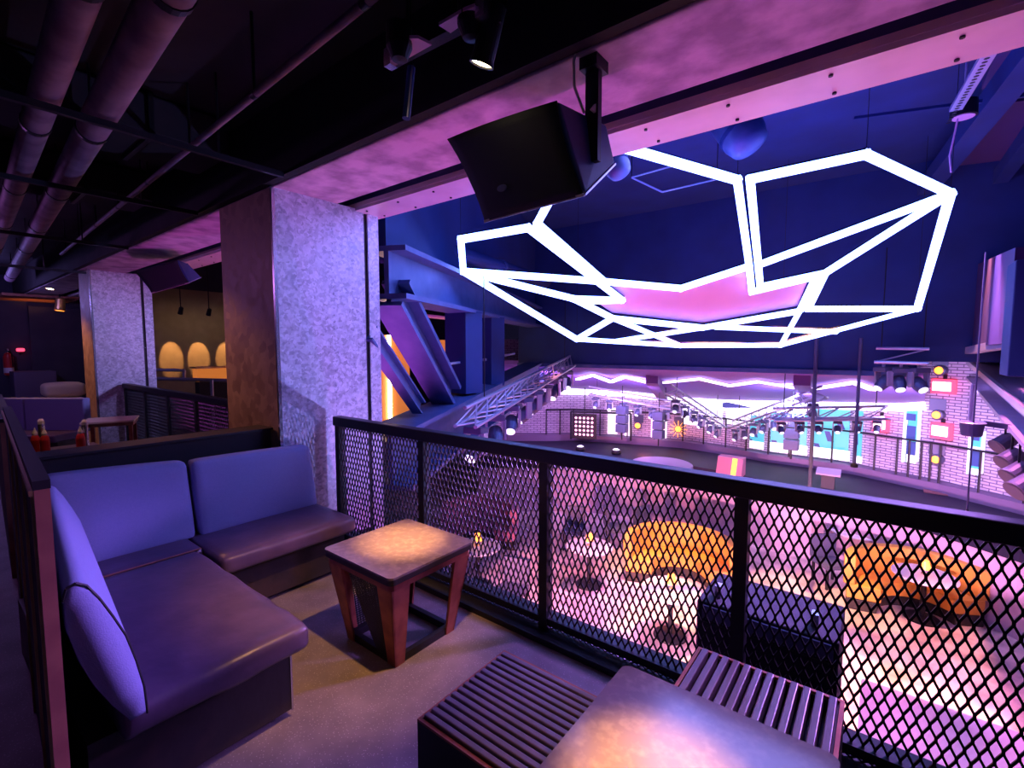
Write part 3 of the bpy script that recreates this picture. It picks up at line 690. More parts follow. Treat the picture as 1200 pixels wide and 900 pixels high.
# ================================================================== LAMPS ABOVE, SPEAKERS
L1 = V((-1.23, 1.39, 2.655))
def track_spot(pos, aim, beam, bpow, label, energy, col, size=56, stem=.3):
    t = thing('track_spot', label, 'spotlight', pos, 'warm track spots over the tables')
    d = (V(aim) - pos).normalized()
    MB().lathe([(.028, -.20), (.040, -.19), (.043, -.02), (.047, 0), (.040, .0), (.036, -.012)], pos, d, 20).build('housing', 'black_metal', t)
    MB().lathe([(.036, -.010), (.036, -.006)], pos, d, 18).build('lens', 'lamp_white', t)
    tp = pos - d*.2; MB().tube(pos - d*.12 + V((.045, 0, 0)), V((pos.x + .045, pos.y - .02, pos.z + stem)), .006, 8).build('arm', 'chrome', t)
    MB().box(pos.x - .05, pos.x + .09, pos.y - .07, pos.y + .03, pos.z + stem, pos.z + stem + .05).build('mount', 'black_metal', t)
    lamp('track_spot_light', 'SPOT', pos + d*.04, aim, energy, col, .03, size, .75)
    lamp('track_spot_light', 'SPOT', pos + d*.04, beam, bpow, (1, .48, .12), .03, 15, 1.0)
track_spot(L1, (-2.35, 1.45, .0), (-2.12, 1.70, .52), 1500, 'glowing warm spotlight hanging from the dark ceiling near the hanging loudspeaker', 260, WARM, 42)
track_spot(V((-.30, .90, 2.75)), (-.36, 1.14, .5), (-.40, 1.10, .52), 1500, 'warm track spot directly above the near table between the stools', 60, WARM, 40)
# ceiling track; pink light on the plates is put into their colour
tr = thing('lighting_track', 'black lighting track with two pink tinted plates under the dark ceiling', 'track', (-1.25, 1.2, 2.85))
pA, pB = on_z(455, 72, 2.86), on_z(590, 0, 2.86)
MB().bar(pA, pB, .05, .05).build('track_bar', 'black_metal', tr)
for a in ([(465, 66), (480, 45), (490, 45), (506, 53), (472, 72)], [(514, 30), (545, 12), (556, 8), (560, 16), (528, 39)]):
    MB().prism([on_z(u, v, 2.80) for u, v in a], (0, 0, .012)).build('plate', 'pink_panel', tr)
for (u, v) in ((468, 56), (552, 30)):
    c = on_z(u, v, 2.78); MB().lathe([(.0, -.05), (.03, -.045), (.05, 0), (.05, .08)], c, n=16).build('adapter', 'black_metal', tr)
for (u, v) in ((458, 70), (566, 12)):
    c = on_z(u, v, 2.80); MB().box(c.x - .02, c.x + .02, c.y - .02, c.y + .02, c.z - .03, c.z + .04).build('clip', 'chrome', tr)
p = on_z(500, 30, 2.84); MB().tube(on_z(478, 40, 2.84), V((on_z(478, 40, 2.84).x, on_z(478, 40, 2.84).y, 3.3)), .006, 6).build('hanger', 'black_metal', tr)
p = px(482, 79, 2.05); q = px(476, 139, 2.05)
t = thing('hanging_tube', 'short blue lit metal tube hanging below the lighting track', 'tube', q)
MB().tube(q, p, .017, 14).build('tube_body', 'speaker_body', t, smooth=False); MB().bar(q + V((.016, -.008, 0)), p + V((.016, -.008, 0)), .004, .006).build('edge_strip', 'truss_alu', t)
MB().tube(p, V((p.x, p.y, 3.3)), .005, 6).build('hanger', 'black_metal', t)

def hull_speaker(f4, b4, label, bend=.03, logo=True, brk=None):
    TL, TR, BR, BL = [V(p) for p in f4]; btl, btr, bbr, bbl = [V(p) for p in b4]
    cen = sum((TL, TR, BR, BL), V())/4; t = thing('loudspeaker', label, 'loudspeaker', sum((BL, BR, bbr, bbl), V())/4)
    nrm = (TR - TL).cross(BL - TL).normalized()
    if nrm.dot(CAM - cen) < 0: nrm = -nrm
    MB().hexa([BL, BR, bbr, bbl, TL, TR, btr, btl]).build('cabinet', 'speaker_body', t, bevel=.012)
    # waisted grille, bulging out of the front
    m = MB(); n = 10
    for i in range(n + 1):
        f = i/n; e = 4*f*(1 - f)
        a = TL.lerp(BL, f); c = TR.lerp(BR, f); ins = (c - a)*.035*e
        for k in range(n + 1):
            g = k/n; m.v.append((a + ins).lerp(c - ins, g) + nrm*(.012 + bend*4*g*(1 - g)))
    for i in range(n):
        for k in range(n): b = i*(n + 1) + k; m.f.append((b, b + 1, b + n + 2, b + n + 1))
    g = m.build('grille', 'speaker_grille', t, smooth=True); so = g.modifiers.new('solid', 'SOLIDIFY'); so.thickness = .01
    MB().bar(BL + nrm*.012, BR + nrm*.012, .012, .014, nrm).build('edge_strip', 'steel_flange', t)
    MB().bar(BR + nrm*.004, bbr, .008, .008).build('edge_strip', 'truss_alu', t)
    if logo:
        c = TL.lerp(BL, .70).lerp(TR.lerp(BR, .70), .36) + nrm*(.016 + bend*.92)
        r = (BR - BL).normalized(); u = nrm.cross(r)
        m = MB(); m.prism([c + r*.026*math.cos(a) + u*.014*math.sin(a) for a in [2*math.pi*i/18 for i in range(18)]], nrm*.006); m.build('badge', 'lamp_body', t)
    return t, nrm
f4 = [on_y(526, 163, 1.62), on_y(654, 118, 1.62), on_y(686, 228, 1.74), on_y(570, 259, 1.74)]
bb = on_y(721, 192, 2.04); bt = on_y(711, 146, 1.98); wv = f4[3] - f4[2]
b4 = [bt + wv*.8, bt, bb, bb + wv*.8]
t, nr = hull_speaker(f4, b4, 'large dark blue loudspeaker hanging from the beam above the railing')
sd = f4[1].lerp(bt, .55).lerp(f4[2].lerp(bb, .55), .15)
MB().bar(sd + V((.02, 0, .22)), sd + V((.02, 0, -.16)), .03, .06).build('bracket', 'bracket', t)
MB().prism([sd + V((.03, -.05, .03)), sd + V((.03, .02, .03)), sd + V((.03, -.01, .07))], (.01, 0, 0)).build('warning_sticker', 'white_plastic', t)
MB().box(sd.x - .02, sd.x + .06, sd.y - .05, sd.y + .05, sd.z + .2, 2.80).build('yoke', 'bracket', t)
c0 = sd + V((.0, -.04, .03)); MB().path([c0, c0 + V((-.03, -.03, .10)), c0 + V((-.035, -.03, .2)), c0 + V((-.01, -.02, .28)), c0 + V((.02, 0, .34))], .006, 8).build('cable', 'white_plastic', t)
# second speaker near the far column
f4 = [px(158, 318, 5.7), px(208, 304, 5.7), px(222, 331, 5.85), px(178, 343, 5.85)]
b4 = [px(162, 316, 6.3), px(220, 309, 6.3), px(236, 325, 6.3), px(190, 339, 6.3)]
hull_speaker(f4, b4, 'smaller dark loudspeaker hanging beside the farther column', .02, False)
# array loudspeaker outside the railing
sx0, sx1, sy0, sy1 = -.70, -.10, 2.42, 2.80
t = thing('loudspeaker', 'black loudspeaker standing just outside the mesh railing behind the right stool', 'loudspeaker', (-.4, 2.6, -.62))
MB().box(sx0, sx1, sy0, sy1, -.60, .34).build('cabinet', 'speaker_grille', t, bevel=.012)
MB().box(sx0 + .015, sx1 - .015, sy0 - .014, sy0, -.56, .24).build('grille', 'speaker_grille', t)
MB().box(sx0 + .03, sx1 - .02, sy0 - .012, sy0, .255, .325).build('rigging_plate', 'lamp_body', t)
MB().box(sx0 - .006, sx0, sy0 + .03, sy1 - .03, -.55, .30).build('side_panel', 'plinth', t)
for x in (sx0 + .08, sx1 - .1):
    MB().bar((x, sy0 + .1, .34), (x, sy0 + .1, .40), .05, .03).build('lug', 'chrome', t)

MB().box(sx0 + .1, sx1 - .1, 2.34, sy0 - .014, -.30, -.20).build('bracket', 'bracket', t)
# ================================================================== LOUNGE CEILING: pipes and bars
def pipe_run(p, q, r, label, nclamp, m='pipe'):
    t = thing('ceiling_pipe', label, 'pipe', p); p = V(p); q = V(q); d = (q - p).normalized()
    MB().tube(p, q, r, 20).build('pipe_run', m, t, smooth=True)
    for i in range(nclamp):
        c = p.lerp(q, (i + .6)/nclamp); MB().tube(c - d*.02, c + d*.02, r*1.08, 20).build('clamp', 'black_metal', t)
        MB().tube(c + V((0, 0, r)), V((c.x, c.y, 3.3)), .008, 6).build('hanger', 'black_metal', t)
pipe_run((-1.3, .425, 2.92), (-13.0, 1.06, 2.92), .066, 'left thick purple lit pipe under the lounge ceiling', 7)
pipe_run((-1.1, .625, 2.92), (-13.0, 1.36, 2.92), .076, 'right thick purple lit pipe under the lounge ceiling', 7)
pipe_run((-1.0, 1.13, 2.90), (-9.0, 1.45, 2.90), .018, 'thin red lit conduit running diagonally under the lounge ceiling', 8)
for k, (x, y1, z, l) in enumerate([(-3.33, 1.70, 2.80, 'dark cross bar nearest below the thick pipes'), (-4.87, 1.70, 2.80, 'second dark cross bar below the thick pipes'), (-6.95, 1.70, 2.76, 'third dark cross bar below the thick pipes'), (-9.2, 1.74, 2.70, 'farthest dark cross bar below the thick pipes')]):
    t = thing('cross_bar', l, 'bar', (x, .2, z)); MB().bar((x, -2.5, z), (x, y1, z), .032, .034).build('bar', 'bracket', t)
    for y in (-1.2, .15, 1.3): MB().tube((x, y, z + .02), (x, y, 3.3), .007, 6).build('hanger', 'black_metal', t)
for (x, l) in ((-4.15, 'dark air duct across the lounge ceiling between the first bars'), (-5.9, 'dark air duct across the lounge ceiling farther back')):
    t = thing('air_duct', l, 'duct', (x, 0, 3.0)); MB().box(x - .35, x + .25, -2.5, 1.6, 3.02, 3.28).build('duct_body', 'ceiling_black', t, bevel=.02)
    for y in (-1., .2, 1.1): MB().box(x - .37, x + .27, y, y + .03, 3.0, 3.285).build('flange', 'black_metal', t)
lamp('booth_warm_light', 'SPOT', (-5.6, .9, 2.75), (-4.2, 1.75, .7), 80, (1, .38, .16), .04, 58, .9)
lamp('lounge_fill_light', 'POINT', (-7.4, -.6, 2.6), (0, 0, 0), 40, (.62, .2, .9), .15)  # added unseen fill for the second booth
lamp('lounge_fill_light', 'POINT', (-13.2, .6, 2.6), (0, 0, 0), 50, (.35, .25, 1), .15)  # added unseen fill, ambient for the far left
lamp('booth_warm_light', 'SPOT', (-6.0, .85, 2.75), (-6.05, .95, .7), 45, (1, .5, .3), .04, 50, .8)  # added to brighten the sauce bottles
lamp('booth_warm_light', 'SPOT', (-10.6, .9, 2.7), (-9.9, 1.83, .9), 110, ORANGE, .04, 62, .8)
# little hanging stage lamps by the far column
def small_spot(pos, aim, label, r=.06, L=.2, lens='white_lens', drop=.3, body='lamp_body', group=None):
    t = thing('small_spot', label, 'spotlight', pos, group); d = (V(aim) - V(pos)).normalized(); pos = V(pos)
    MB().lathe([(r*.6, -L), (r*.9, -L*.9), (r, -.03), (r*1.08, 0), (r*.9, .0)], pos, d, 16).build('housing', body, t)
    MB().lathe([(r*.85, .002), (r*.85, .006)], pos, d, 14).build('lens', lens, t)
    MB().bar(pos - d*L*.5, pos - d*L*.5 + V((0, 0, drop)), .02, .02).build('arm', 'bracket', t)
    return t
small_spot(px(118, 300, 7.0), px(100, 420, 7.5), 'small purple rimmed lamp hanging left of the curled cable', .07, .22, 'pink_panel', .35)
small_spot(px(56, 338, 9.5), px(50, 400, 9.5), 'small warm glowing lamp high on the far left ceiling', .10, .2, 'lamp_white', .3)
small_spot(px(70, 364, 10.5), px(66, 420, 10.5), 'small gold lit lamp below the orange ceiling patch', .09, .28, 'amber_lens', .3, 'gold_trim')
t = thing('cable_loop', 'curled pale cable loop hanging from the dark ceiling before the far column', 'cable', px(143, 302, 6.8))
pts = [px(131, 285, 6.8), px(136, 296, 6.8), px(142, 301, 6.8), px(148, 299, 6.8), px(152, 290, 6.8), px(152, 280, 6.8)]
MB().path(pts, .022, 8).build('cable', 'chrome', t); MB().tube(px(142, 278, 6.8), V((px(142, 278, 6.8).x, px(142, 278, 6.8).y, 3.3)), .012, 6).build('hanger', 'black_metal', t)
MB().box(pts[5].x - .05, pts[5].x + .08, pts[5].y - .1, pts[5].y + .05, pts[5].z - .02, pts[5].z + .1).build('housing', 'black_metal', t)

# ================================================================== SECOND BOOTH AND FAR LEFT
t = thing('booth_sofa', 'violet denim booth sofa in front of the farther column', 'sofa', px(60, 560, 7.0))
a, b_ = px(2, 466, 7.0), px(106, 464, 7.0); a.z = b_.z = 0; dd = (b_ - a); per = V((dd.y, -dd.x, 0)).normalized()
def seg(s0, s1, o0, o1, z0, z1):
    p, q = a + dd*s0, a + dd*s1
    return [p + per*o0 + V((0, 0, z0)), q + per*o0 + V((0, 0, z0)), q + per*o1 + V((0, 0, z0)), p + per*o1 + V((0, 0, z0)), p + per*o0 + V((0, 0, z1)), q + per*o0 + V((0, 0, z1)), q + per*o1 + V((0, 0, z1)), p + per*o1 + V((0, 0, z1))]
MB().hexa(seg(-.6, .32, 0, .12, .40, .89)).build('back_cushion', 'denim', t, bevel=.02); MB().hexa(seg(.335, 1.0, 0, .12, .40, .89)).build('back_cushion', 'denim', t, bevel=.02)
MB().hexa(seg(-.6, 1.0, .1, .6, .33, .43)).build('seat_cushion', 'seat_leather', t, bevel=.02); MB().hexa(seg(-.6, 1.0, .12, .55, 0, .33)).build('plinth', 'plinth', t)
t = thing('booth_table', 'wooden table with pale edge before the farther column', 'table', px(126, 540, 6.4))
a, b_, z = on_z(93, 496, .72), on_z(157, 492, .72), .72
dd = V((b_.x - a.x, b_.y - a.y, 0)); per = V((-dd.y, dd.x, 0)).normalized()
if per.y < 0: per = -per
def seg2(s0, s1, o0, o1, z0, z1):
    p, q = V((a.x, a.y, 0)) + dd*s0, V((a.x, a.y, 0)) + dd*s1
    return [p + per*o0 + V((0, 0, z0)), q + per*o0 + V((0, 0, z0)), q + per*o1 + V((0, 0, z0)), p + per*o1 + V((0, 0, z0)), p + per*o0 + V((0, 0, z1)), q + per*o0 + V((0, 0, z1)), q + per*o1 + V((0, 0, z1)), p + per*o1 + V((0, 0, z1))]
MB().hexa(seg2(0, 1, 0, .5, .70, .72)).build('table_top', 'beige', t); MB().hexa(seg2(0.02, .98, .02, .48, .655, .70)).build('apron', 'wood_end', t)
for (s0, o0) in ((.05, .03), (.88, .03), (.05, .40), (.88, .40)): MB().hexa(seg2(s0, s0 + .07, o0, o0 + .06, 0, .655)).build('leg', 'copper', t)
# nearer table of the second booth with sauce bottles
kp = [px(42, 523, 4.5), px(53, 523, 4.5), px(95, 522, 4.6)]
tz = kp[0].z - .06
t = thing('bottle_table', 'dark table holding the red sauce bottles behind the black board', 'table', (-6.1, .88, 0))
MB().box(-6.5, -5.7, .66, 1.20, tz - .03, tz).build('table_top', 'seat_leather', t)
for (x, y) in ((-6.42, .72), (-5.78, .72), (-6.42, 1.12), (-5.78, 1.12)): MB().box(x - .03, x + .03, y - .03, y + .03, 0, tz - .03).build('leg', 'copper', t)
for k, (p, l) in enumerate(zip(kp, ['leftmost red sauce bottle on the table of the second booth', 'middle red sauce bottle, beside the leftmost one', 'red sauce bottle on the right, near the wooden table'])):
    p = V((p.x, p.y, tz)); t = thing('sauce_bottle', l, 'bottle', p, 'red sauce bottles')
    MB().lathe([(.034, 0), (.036, .01), (.036, .12), (.028, .15), (.018, .165)], p, n=16).build('bottle_body', 'red_plastic', t, smooth=False)
    MB().lathe([(.020, .165), (.020, .185), (.008, .215), (.004, .235)], p, n=14).build('nozzle', 'white_plastic', t)
for k, (u, v, t_, l) in enumerate([(50, 523, 4.7, 'slim steel shaker standing between the red sauce bottles'), (101, 523, 4.65, 'slim steel shaker right of the rightmost sauce bottle')]):
    p = px(u, v, t_); p = V((p.x, p.y, tz)); t = thing('shaker', l, 'shaker', p, 'steel shakers')
    MB().lathe([(.028, 0), (.024, .06), (.024, .24)], p, n=14).build('shaker_body', 'chrome', t); MB().lathe([(.026, .24), (.026, .27), (.015, .29)], p, n=14).build('cap', 'white_plastic', t)
# far left: cabinet, pouf, extinguisher, wall pieces
d_ = px(41, 470, 1) - CAM; p = CAM + d_*(-15.6/d_.x); t = thing('cabinet', 'plain purple grey cabinet against the far left wall', 'cabinet', (p.x, p.y, 0))
MB().box(p.x - .35, p.x + .35, p.y - .35, p.y + .35, 0, 1.08).build('body', 'cabinet', t, bevel=.01); MB().box(p.x + .35, p.x + .365, p.y - .33, p.y + .33, .05, 1.04).build('door', 'cabinet', t)
p = px(75, 466, 10.6); t = thing('armchair', 'small beige armchair behind the second booth', 'chair', (p.x, p.y, 0))
MB().rbox((p.x, p.y, .70), (.30, .34, .14), .08, puff=(.0, .0, .03)).build('backrest', 'beige', t, smooth=True); MB().rbox((p.x + .1, p.y, .42), (.32, .32, .10), .06).build('seat', 'beige', t, smooth=True)
for (sx, sy) in ((1, 1), (1, -1), (-1, 1), (-1, -1)): MB().tube((p.x + sx*.24, p.y + sy*.24, 0), (p.x + sx*.22, p.y + sy*.22, .34), .02, 8).build('leg', 'black_metal', t)
d_ = px(11, 440, 1) - CAM; p = CAM + d_*(-15.98/d_.x); t = thing('fire_extinguisher', 'red fire extinguisher on the far left wall', 'extinguisher', p)
MB().lathe([(.06, 0), (.085, .03), (.085, .42), (.06, .50), (.03, .53)], p, n=18).build('cylinder', 'red_plastic', t); MB().lathe([(.086, .06), (.086, .18)], p, n=18).build('label_band', 'white_plastic', t)
MB().lathe([(.03, .53), (.03, .60), (.015, .63)], p, n=12).build('valve', 'chrome', t); MB().path([p + V((.03, 0, .57)), p + V((.12, .05, .5)), p + V((.11, .06, .2))], .014, 6).build('hose', 'black_metal', t)
d_ = px(24, 410, 1) - CAM; p = CAM + d_*(-15.95/d_.x); t = thing('wall_lamp', 'small red glowing wall lamp on the far left wall', 'lamp', p)
MB().rbox(p, (.05, .07, .04), .03).build('shade', 'red_glow', t, smooth=True); MB().bar(p + V((-.12, 0, -.1)), p, .03, .03).build('arm', 'bracket', t)
d_ = px(80, 440, 1) - CAM; q = CAM + d_*(-15.96/d_.x); tag(MB().box(q.x - .12, q.x, q.y - .62, q.y + .62, 0, 2.6).build('dark_door', 'dark_wall', bevel=.01), 'tall navy door panel left of the farther column', 'door')
q = px(40, 352, 11.0); tag(MB().box(q.x - 1.2, q.x + 1.0, q.y - .6, q.y + .6, q.z, q.z + .06).build('ceiling_baffle', 'wood_end', bevel=.01), 'brown ceiling baffle with an orange patch of light at far left', 'baffle')
lamp('baffle_uplight', 'SPOT', (q.x + .3, q.y, q.z - .9), (q.x, q.y, q.z), 30, ORANGE, .05, 70, .8)
# three warm pools on the left wall: three wall spots
for k, (u, l) in enumerate([(200, 'left wall spot above the warm light pool by the far column'), (232, 'middle wall spot above the warm light pools'), (264, 'right wall spot above the warm light pool near the big column')]):
    d_ = px(u, 412, 1) - CAM; s = (-16.1)/d_.x; p = CAM + d_*s
    lp = V((-15.2, p.y, 2.55)); small_spot(lp, (p.x, p.y, 1.3), l, .06, .2, 'lamp_white', 1.93, 'bracket', 'wall spots')
    lamp('wall_spot_light', 'SPOT', lp + V((-.05, 0, -.03)), (-16.1, p.y, 1.35), 170, (1, .50, .18), .02, 25, .3)
tag(MB().box(-16.1, -16.06, 3.4, 8.2, 0, 3.3).build('trim_5', 'tan_board'), 'tan wall boarding that carries the three warm light pools', 'wall board', kind='structure')
# pale pipe frames and counter below the light pools
def frame(pts, r, name, label, cat):
    t = thing(name, label, cat, pts[0])
    for i in range(len(pts) - 1): MB().tube(pts[i], pts[i + 1], r, 8).build('tube', 'truss_alu', t)
    return t
frame([px(168, 447, 9.8), px(168, 433, 9.8), px(216, 434, 9.8), px(216, 447, 9.8)], .03, 'pipe_frame', 'white pipe frame below the left warm light pool', 'frame')
frame([px(150, 443, 9.4), px(275, 446, 9.4), px(275, 470, 9.4)], .035, 'pipe_rail', 'long pale rail below the three warm light pools', 'rail')
frame([px(248, 445, 9.3), V((px(248, 445, 9.3).x, px(248, 445, 9.3).y, 0))], .03, 'pipe_post', 'pale upright post joining the long rail beside the big column', 'post')
p = px(252, 446, 11.5); t = thing('glowing_counter', 'orange glowing counter below the right warm light pool', 'counter', (p.x, p.y, p.z))
MB().box(p.x - .2, p.x + .06, p.y - .36, p.y + .46, 0, p.z).build('plinth', 'bracket', t); MB().box(p.x - .2, p.x + .1, p.y - .4, p.y + .5, p.z, p.z + .30).build('front', 'orange_light_glow', t); MB().box(p.x - .24, p.x + .14, p.y - .44, p.y + .54, p.z + .30, p.z + .34).build('top', 'gold_trim', t)  # orange light on the front put in as glow
# gallery room seen through the left truss
p = px(468, 412, 10.0); t = thing('orange_glow_panel', 'wall panel with orange light put in as glow, seen through the left truss', 'screen', (p.x, p.y, 0))
MB().box(p.x - .5, p.x - .4, p.y - .5, p.y + .6, 0, p.z + .35).build('panel', 'orange_light_glow', t); MB().box(p.x - .4, p.x - .36, p.y + .0, p.y + .06, 0, p.z + .35).build('tube', 'lamp_white', t)  # panel glows to stand in for orange light on it
p = px(530, 415, 12.0); tag(MB().box(p.x - .3, p.x, p.y - .35, p.y + .35, 0, p.z + .35).build('orange_glow_box', 'orange_light_glow'), 'box with orange light put in as glow, seen right of the steel diagonal', 'cabinet')  # box glows to stand in for orange light
p = px(505, 372, 9.0); tag(MB().bar(px(478, 368, 9), px(545, 375, 9.4), .5, .03).build('gallery_panel', 'pink_panel'), 'pink lit panel under the gallery seen through the left truss', 'panel')

# ================================================================== CHANDELIER (LED light sculpture)
def ch(u, v):
    k = .222 + (v - 180)/(405 - 180)*(.132 - .222)      # tilted plane: near edge high, far edge low
    return px(u, v, 1/k)
CHN = (ch(1000, 250) - ch(700, 250)).cross(ch(850, 380) - ch(850, 200)).normalized()
if CHN.dot(CAM - ch(850, 300)) < 0: CHN = -CHN
cc = ch(850, 300)
chd = thing('light_sculpture', 'large hanging light sculpture of white LED tubes forming a faceted star', 'chandelier', V((cc.x, cc.y, 1.7)))
A = dict(a1=(543, 318), a2=(540, 280.5), a3=(619, 267), a4=(729, 352), a5=(672, 350), a6=(718, 373), a7=(676, 397.5),
         c8=(655, 215), a9=(629.5, 262), a10=(708, 330), a11=(798, 338), b2=(878, 312), a12=(735, 174), b1=(864, 211), b3=(881, 342),
         b4=(879, 210), b5=(891, 336), b6=(1015, 181), b7=(1114, 227), b8=(1075, 362), b9=(893, 309), b10=(967, 320), b12=(957, 324),
         b13=(938, 363), b14=(947, 362), b15=(915, 404.5), d1=(797, 405), d2=(721, 400), d3=(824, 384), d4=(979, 389), d5=(690, 353), d6=(935, 365), d7=(840, 383.5), c0=(700, 160))
E_ = [('a1', 'a2'), ('a2', 'a3'), ('a3', 'a4'), ('a4', 'a5'), ('a1', 'a10'), ('a1', 'a5'), ('a1', 'a7'), ('a7', 'a6'), ('a5', 'a6'), ('a9', 'c8'), ('a9', 'a10'), ('a10', 'a11'), ('a11', 'b2'),
      ('c8', 'c0'), ('c0', 'a12'), ('a12', 'b1'), ('b1', 'b2'), ('b4', 'b5'), ('b4', 'b6'), ('b6', 'b7'), ('b7', 'b8'), ('b9', 'b7'), ('b10', 'b7'), ('b10', 'b14'), ('b5', 'b10'), ('b3', 'b12'), ('b12', 'b13'),
      ('b2', 'b3'), ('b14', 'b8'), ('b8', 'b15'), ('b15', 'd1'), ('d1', 'a7'), ('b13', 'b15'), ('a6', 'd1'), ('d2', 'd3'), ('a6', 'd3'), ('d3', 'd6'), ('d7', 'd4'), ('d5', 'a4')]
for (i, j) in E_:
    p, q = ch(*A[i]), ch(*A[j]); d = (q - p).normalized(); p = p - d*.03; q = q + d*.03
    wid = .075 if max(A[i][1], A[j][1]) < 398 and (i, j) not in (('d7', 'd4'), ('d2', 'd3')) else .05
    tb = MB().bar(p, q, wid, .05, CHN).build('led_tube', 'led_tube', chd)
    MB().bar(p - CHN*.04, q - CHN*.04, wid*.8, .03, CHN).build('tube_channel', 'bracket', tb)
pl = [ch(u, v) - CHN*.08 for u, v in ((710, 332), (798, 341), (878, 315), (882, 345), (952, 327), (936, 364), (824, 384), (718, 372), (692, 354), (728, 354))]
MB().prism(pl, -CHN*.03).build('pink_panel', 'pink_panel', chd)
for kk in ('a2', 'a9', 'b1', 'b6', 'b7', 'b8', 'a7', 'b15'):
    p = ch(*A[kk]); MB().tube(p, V((p.x, p.y, 4.5)), .003, 6).build('cable', 'bracket', chd)
# thin dark frame above the middle of the sculpture
p4 = [px(740, 208, 6.3), px(776, 225, 6.3), px(840, 210, 6.3), px(790, 194, 6.3)]
t = thing('ceiling_frame', 'thin lavender line frame under the hall ceiling behind the sculpture', 'frame', p4[0])
for i in range(4): MB().tube(p4[i], p4[(i + 1) % 4], .012, 6).build('rod', 'truss_alu', t)
for i in (0, 2): MB().tube(p4[i], V((p4[i].x, p4[i].y, 4.5)), .006, 6).build('hanger', 'bracket', t)
# pale round duct ends behind the beam
for (u, v, t_, r, l) in [(870, 158, 4.6, .20, 'pale rounded duct end behind the steel beam'), (723, 195, 4.2, .11, 'small lavender duct end beside the hanging loudspeaker')]:
    p = px(u, v, t_); t = thing('duct_end', l, 'duct', p)
    MB().lathe([(r*.5, -r*.9), (r*.85, -r*.7), (r, -r*.2), (r, r*2)], p, (-.5, .1, .8), 24).build('duct_body', 'steel_blue', t, smooth=True); MB().lathe([(r*1.05, .0), (r*1.05, r*.2)], p, (-.5, .1, .8), 24).build('collar', 'hall_blue', t)

# ================================================================== STAGE LIGHTS
def moving_head():
    t = bpy.data.objects.new('moving_head', None); C.objects.link(t); ORG[t.name] = V((0, 0, 0))
    MB().box(-.15, .15, -.12, .12, -.10, 0).build('base', 'lamp_body', t, bevel=.015)
    MB().box(-.17, -.13, -.06, .06, -.40, -.08).build('yoke_arm', 'truss_alu', t); MB().box(.13, .17, -.06, .06, -.40, -.08).build('yoke_arm', 'truss_alu', t)
    hd = MB().lathe([(.06, -.16), (.115, -.13), (.125, .02), (.10, .15), (.09, .17)], (0, 0, -.34), (0, -.75, -.66), 18).build('head', 'lamp_body', t)
    MB().lathe([(.085, .171), (.085, .178)], (0, 0, -.34), (0, -.75, -.66), 16).build('lens', 'white_lens', hd)
    MB().tube((0, 0, 0), (0, 0, .10), .03, 8).build('clamp', 'truss_alu', t)
    return t
MH = moving_head(); used = [False]
def put_head(p, rz, label, group, s=1.0, tilt=0):
    o = MH if not used[0] else copy_tree(MH); used[0] = True
    o.location = p; o.rotation_euler = (tilt, 0, rz); o.scale = (s, s, s); tag(o, label, 'stage light', group)
    return o
def light_row(pa, pb, n, group, truss_label, s, where, rz0=0):
    pa, pb = V(pa), V(pb); d = (pb - pa).normalized(); a = d.cross(V((0, 0, 1))).normalized()
    t = thing('lighting_truss', truss_label, 'truss', pa)
    for (oa, oz, nm) in ((-.13, 0, 'chord'), (.13, 0, 'chord'), (0, .22, 'chord')): MB().tube(pa + a*oa + V((0, 0, oz)), pb + a*oa + V((0, 0, oz)), .025, 8).build(nm, 'truss_alu', t)
    m = MB(); L = (pb - pa).length; k = int(L/.35); 
    for i in range(k):
        p, q = pa.lerp(pb, i/k), pa.lerp(pb, (i + 1)/k)
        m.tube(p - a*.13, q + V((0, 0, .22)), .011, 5); m.tube(p + a*.13, q + V((0, 0, .22)), .011, 5); m.tube(p - a*.13, q + a*.13, .011, 5)
    m.build('lattice', 'truss_alu', t, kind='stuff')
    for k_ in (.1, .9):
        c = pa.lerp(pb, k_) + V((0, 0, .2)); MB().tube(c, c + V((0, 0, 1.6)), .008, 6).build('hanger', 'bracket', t)
    for i in range(n):
        p = pa.lerp(pb, (i + .5)/n) - V((0, 0, .10*s)); put_head(p, rz0 + random.uniform(-.9, .9), '%s moving head lamp %s' % (ORD[i], where), group, s, random.uniform(-.15, .15))
light_row(px(545, 500, 5.6), px(668, 428, 11.4), 9, 'moving heads on the left lighting truss', 'slanting lighting truss loaded with lamps left of the stage', .85, 'from the railing along the left lighting truss', .5)
light_row(px(786, 462, 11.0), px(845, 500, 13.2), 6, 'moving heads on the middle left truss', 'lighting truss running down to the brick wall left of the white screen', .6, 'from the top along the truss left of the white screen')
light_row(px(962, 466, 9.2), px(858, 502, 13.0), 8, 'moving heads on the middle right truss', 'lighting truss running down to the brick wall right of the white screen', .62, 'from the right along the truss right of the white screen')
light_row(px(690, 462, 13.6), px(790, 480, 13.0), 6, 'moving heads above the left brick wall', 'short lighting truss in front of the left brick wall', .6, 'from the left along the short truss before the left brick wall')
light_row(px(905, 492, 9.2), px(1040, 490, 8.7), 6, 'moving heads before the teal screen', 'lighting truss in front of the teal screen', .45, 'from the left in the row before the teal screen')
light_row(px(1026, 424, 7.7), px(1088, 426, 7.25), 3, 'moving heads below the dark blue wall', 'short dark truss hanging under the dark blue wall at right', .75, 'from the left in the dark cluster under the blue wall')
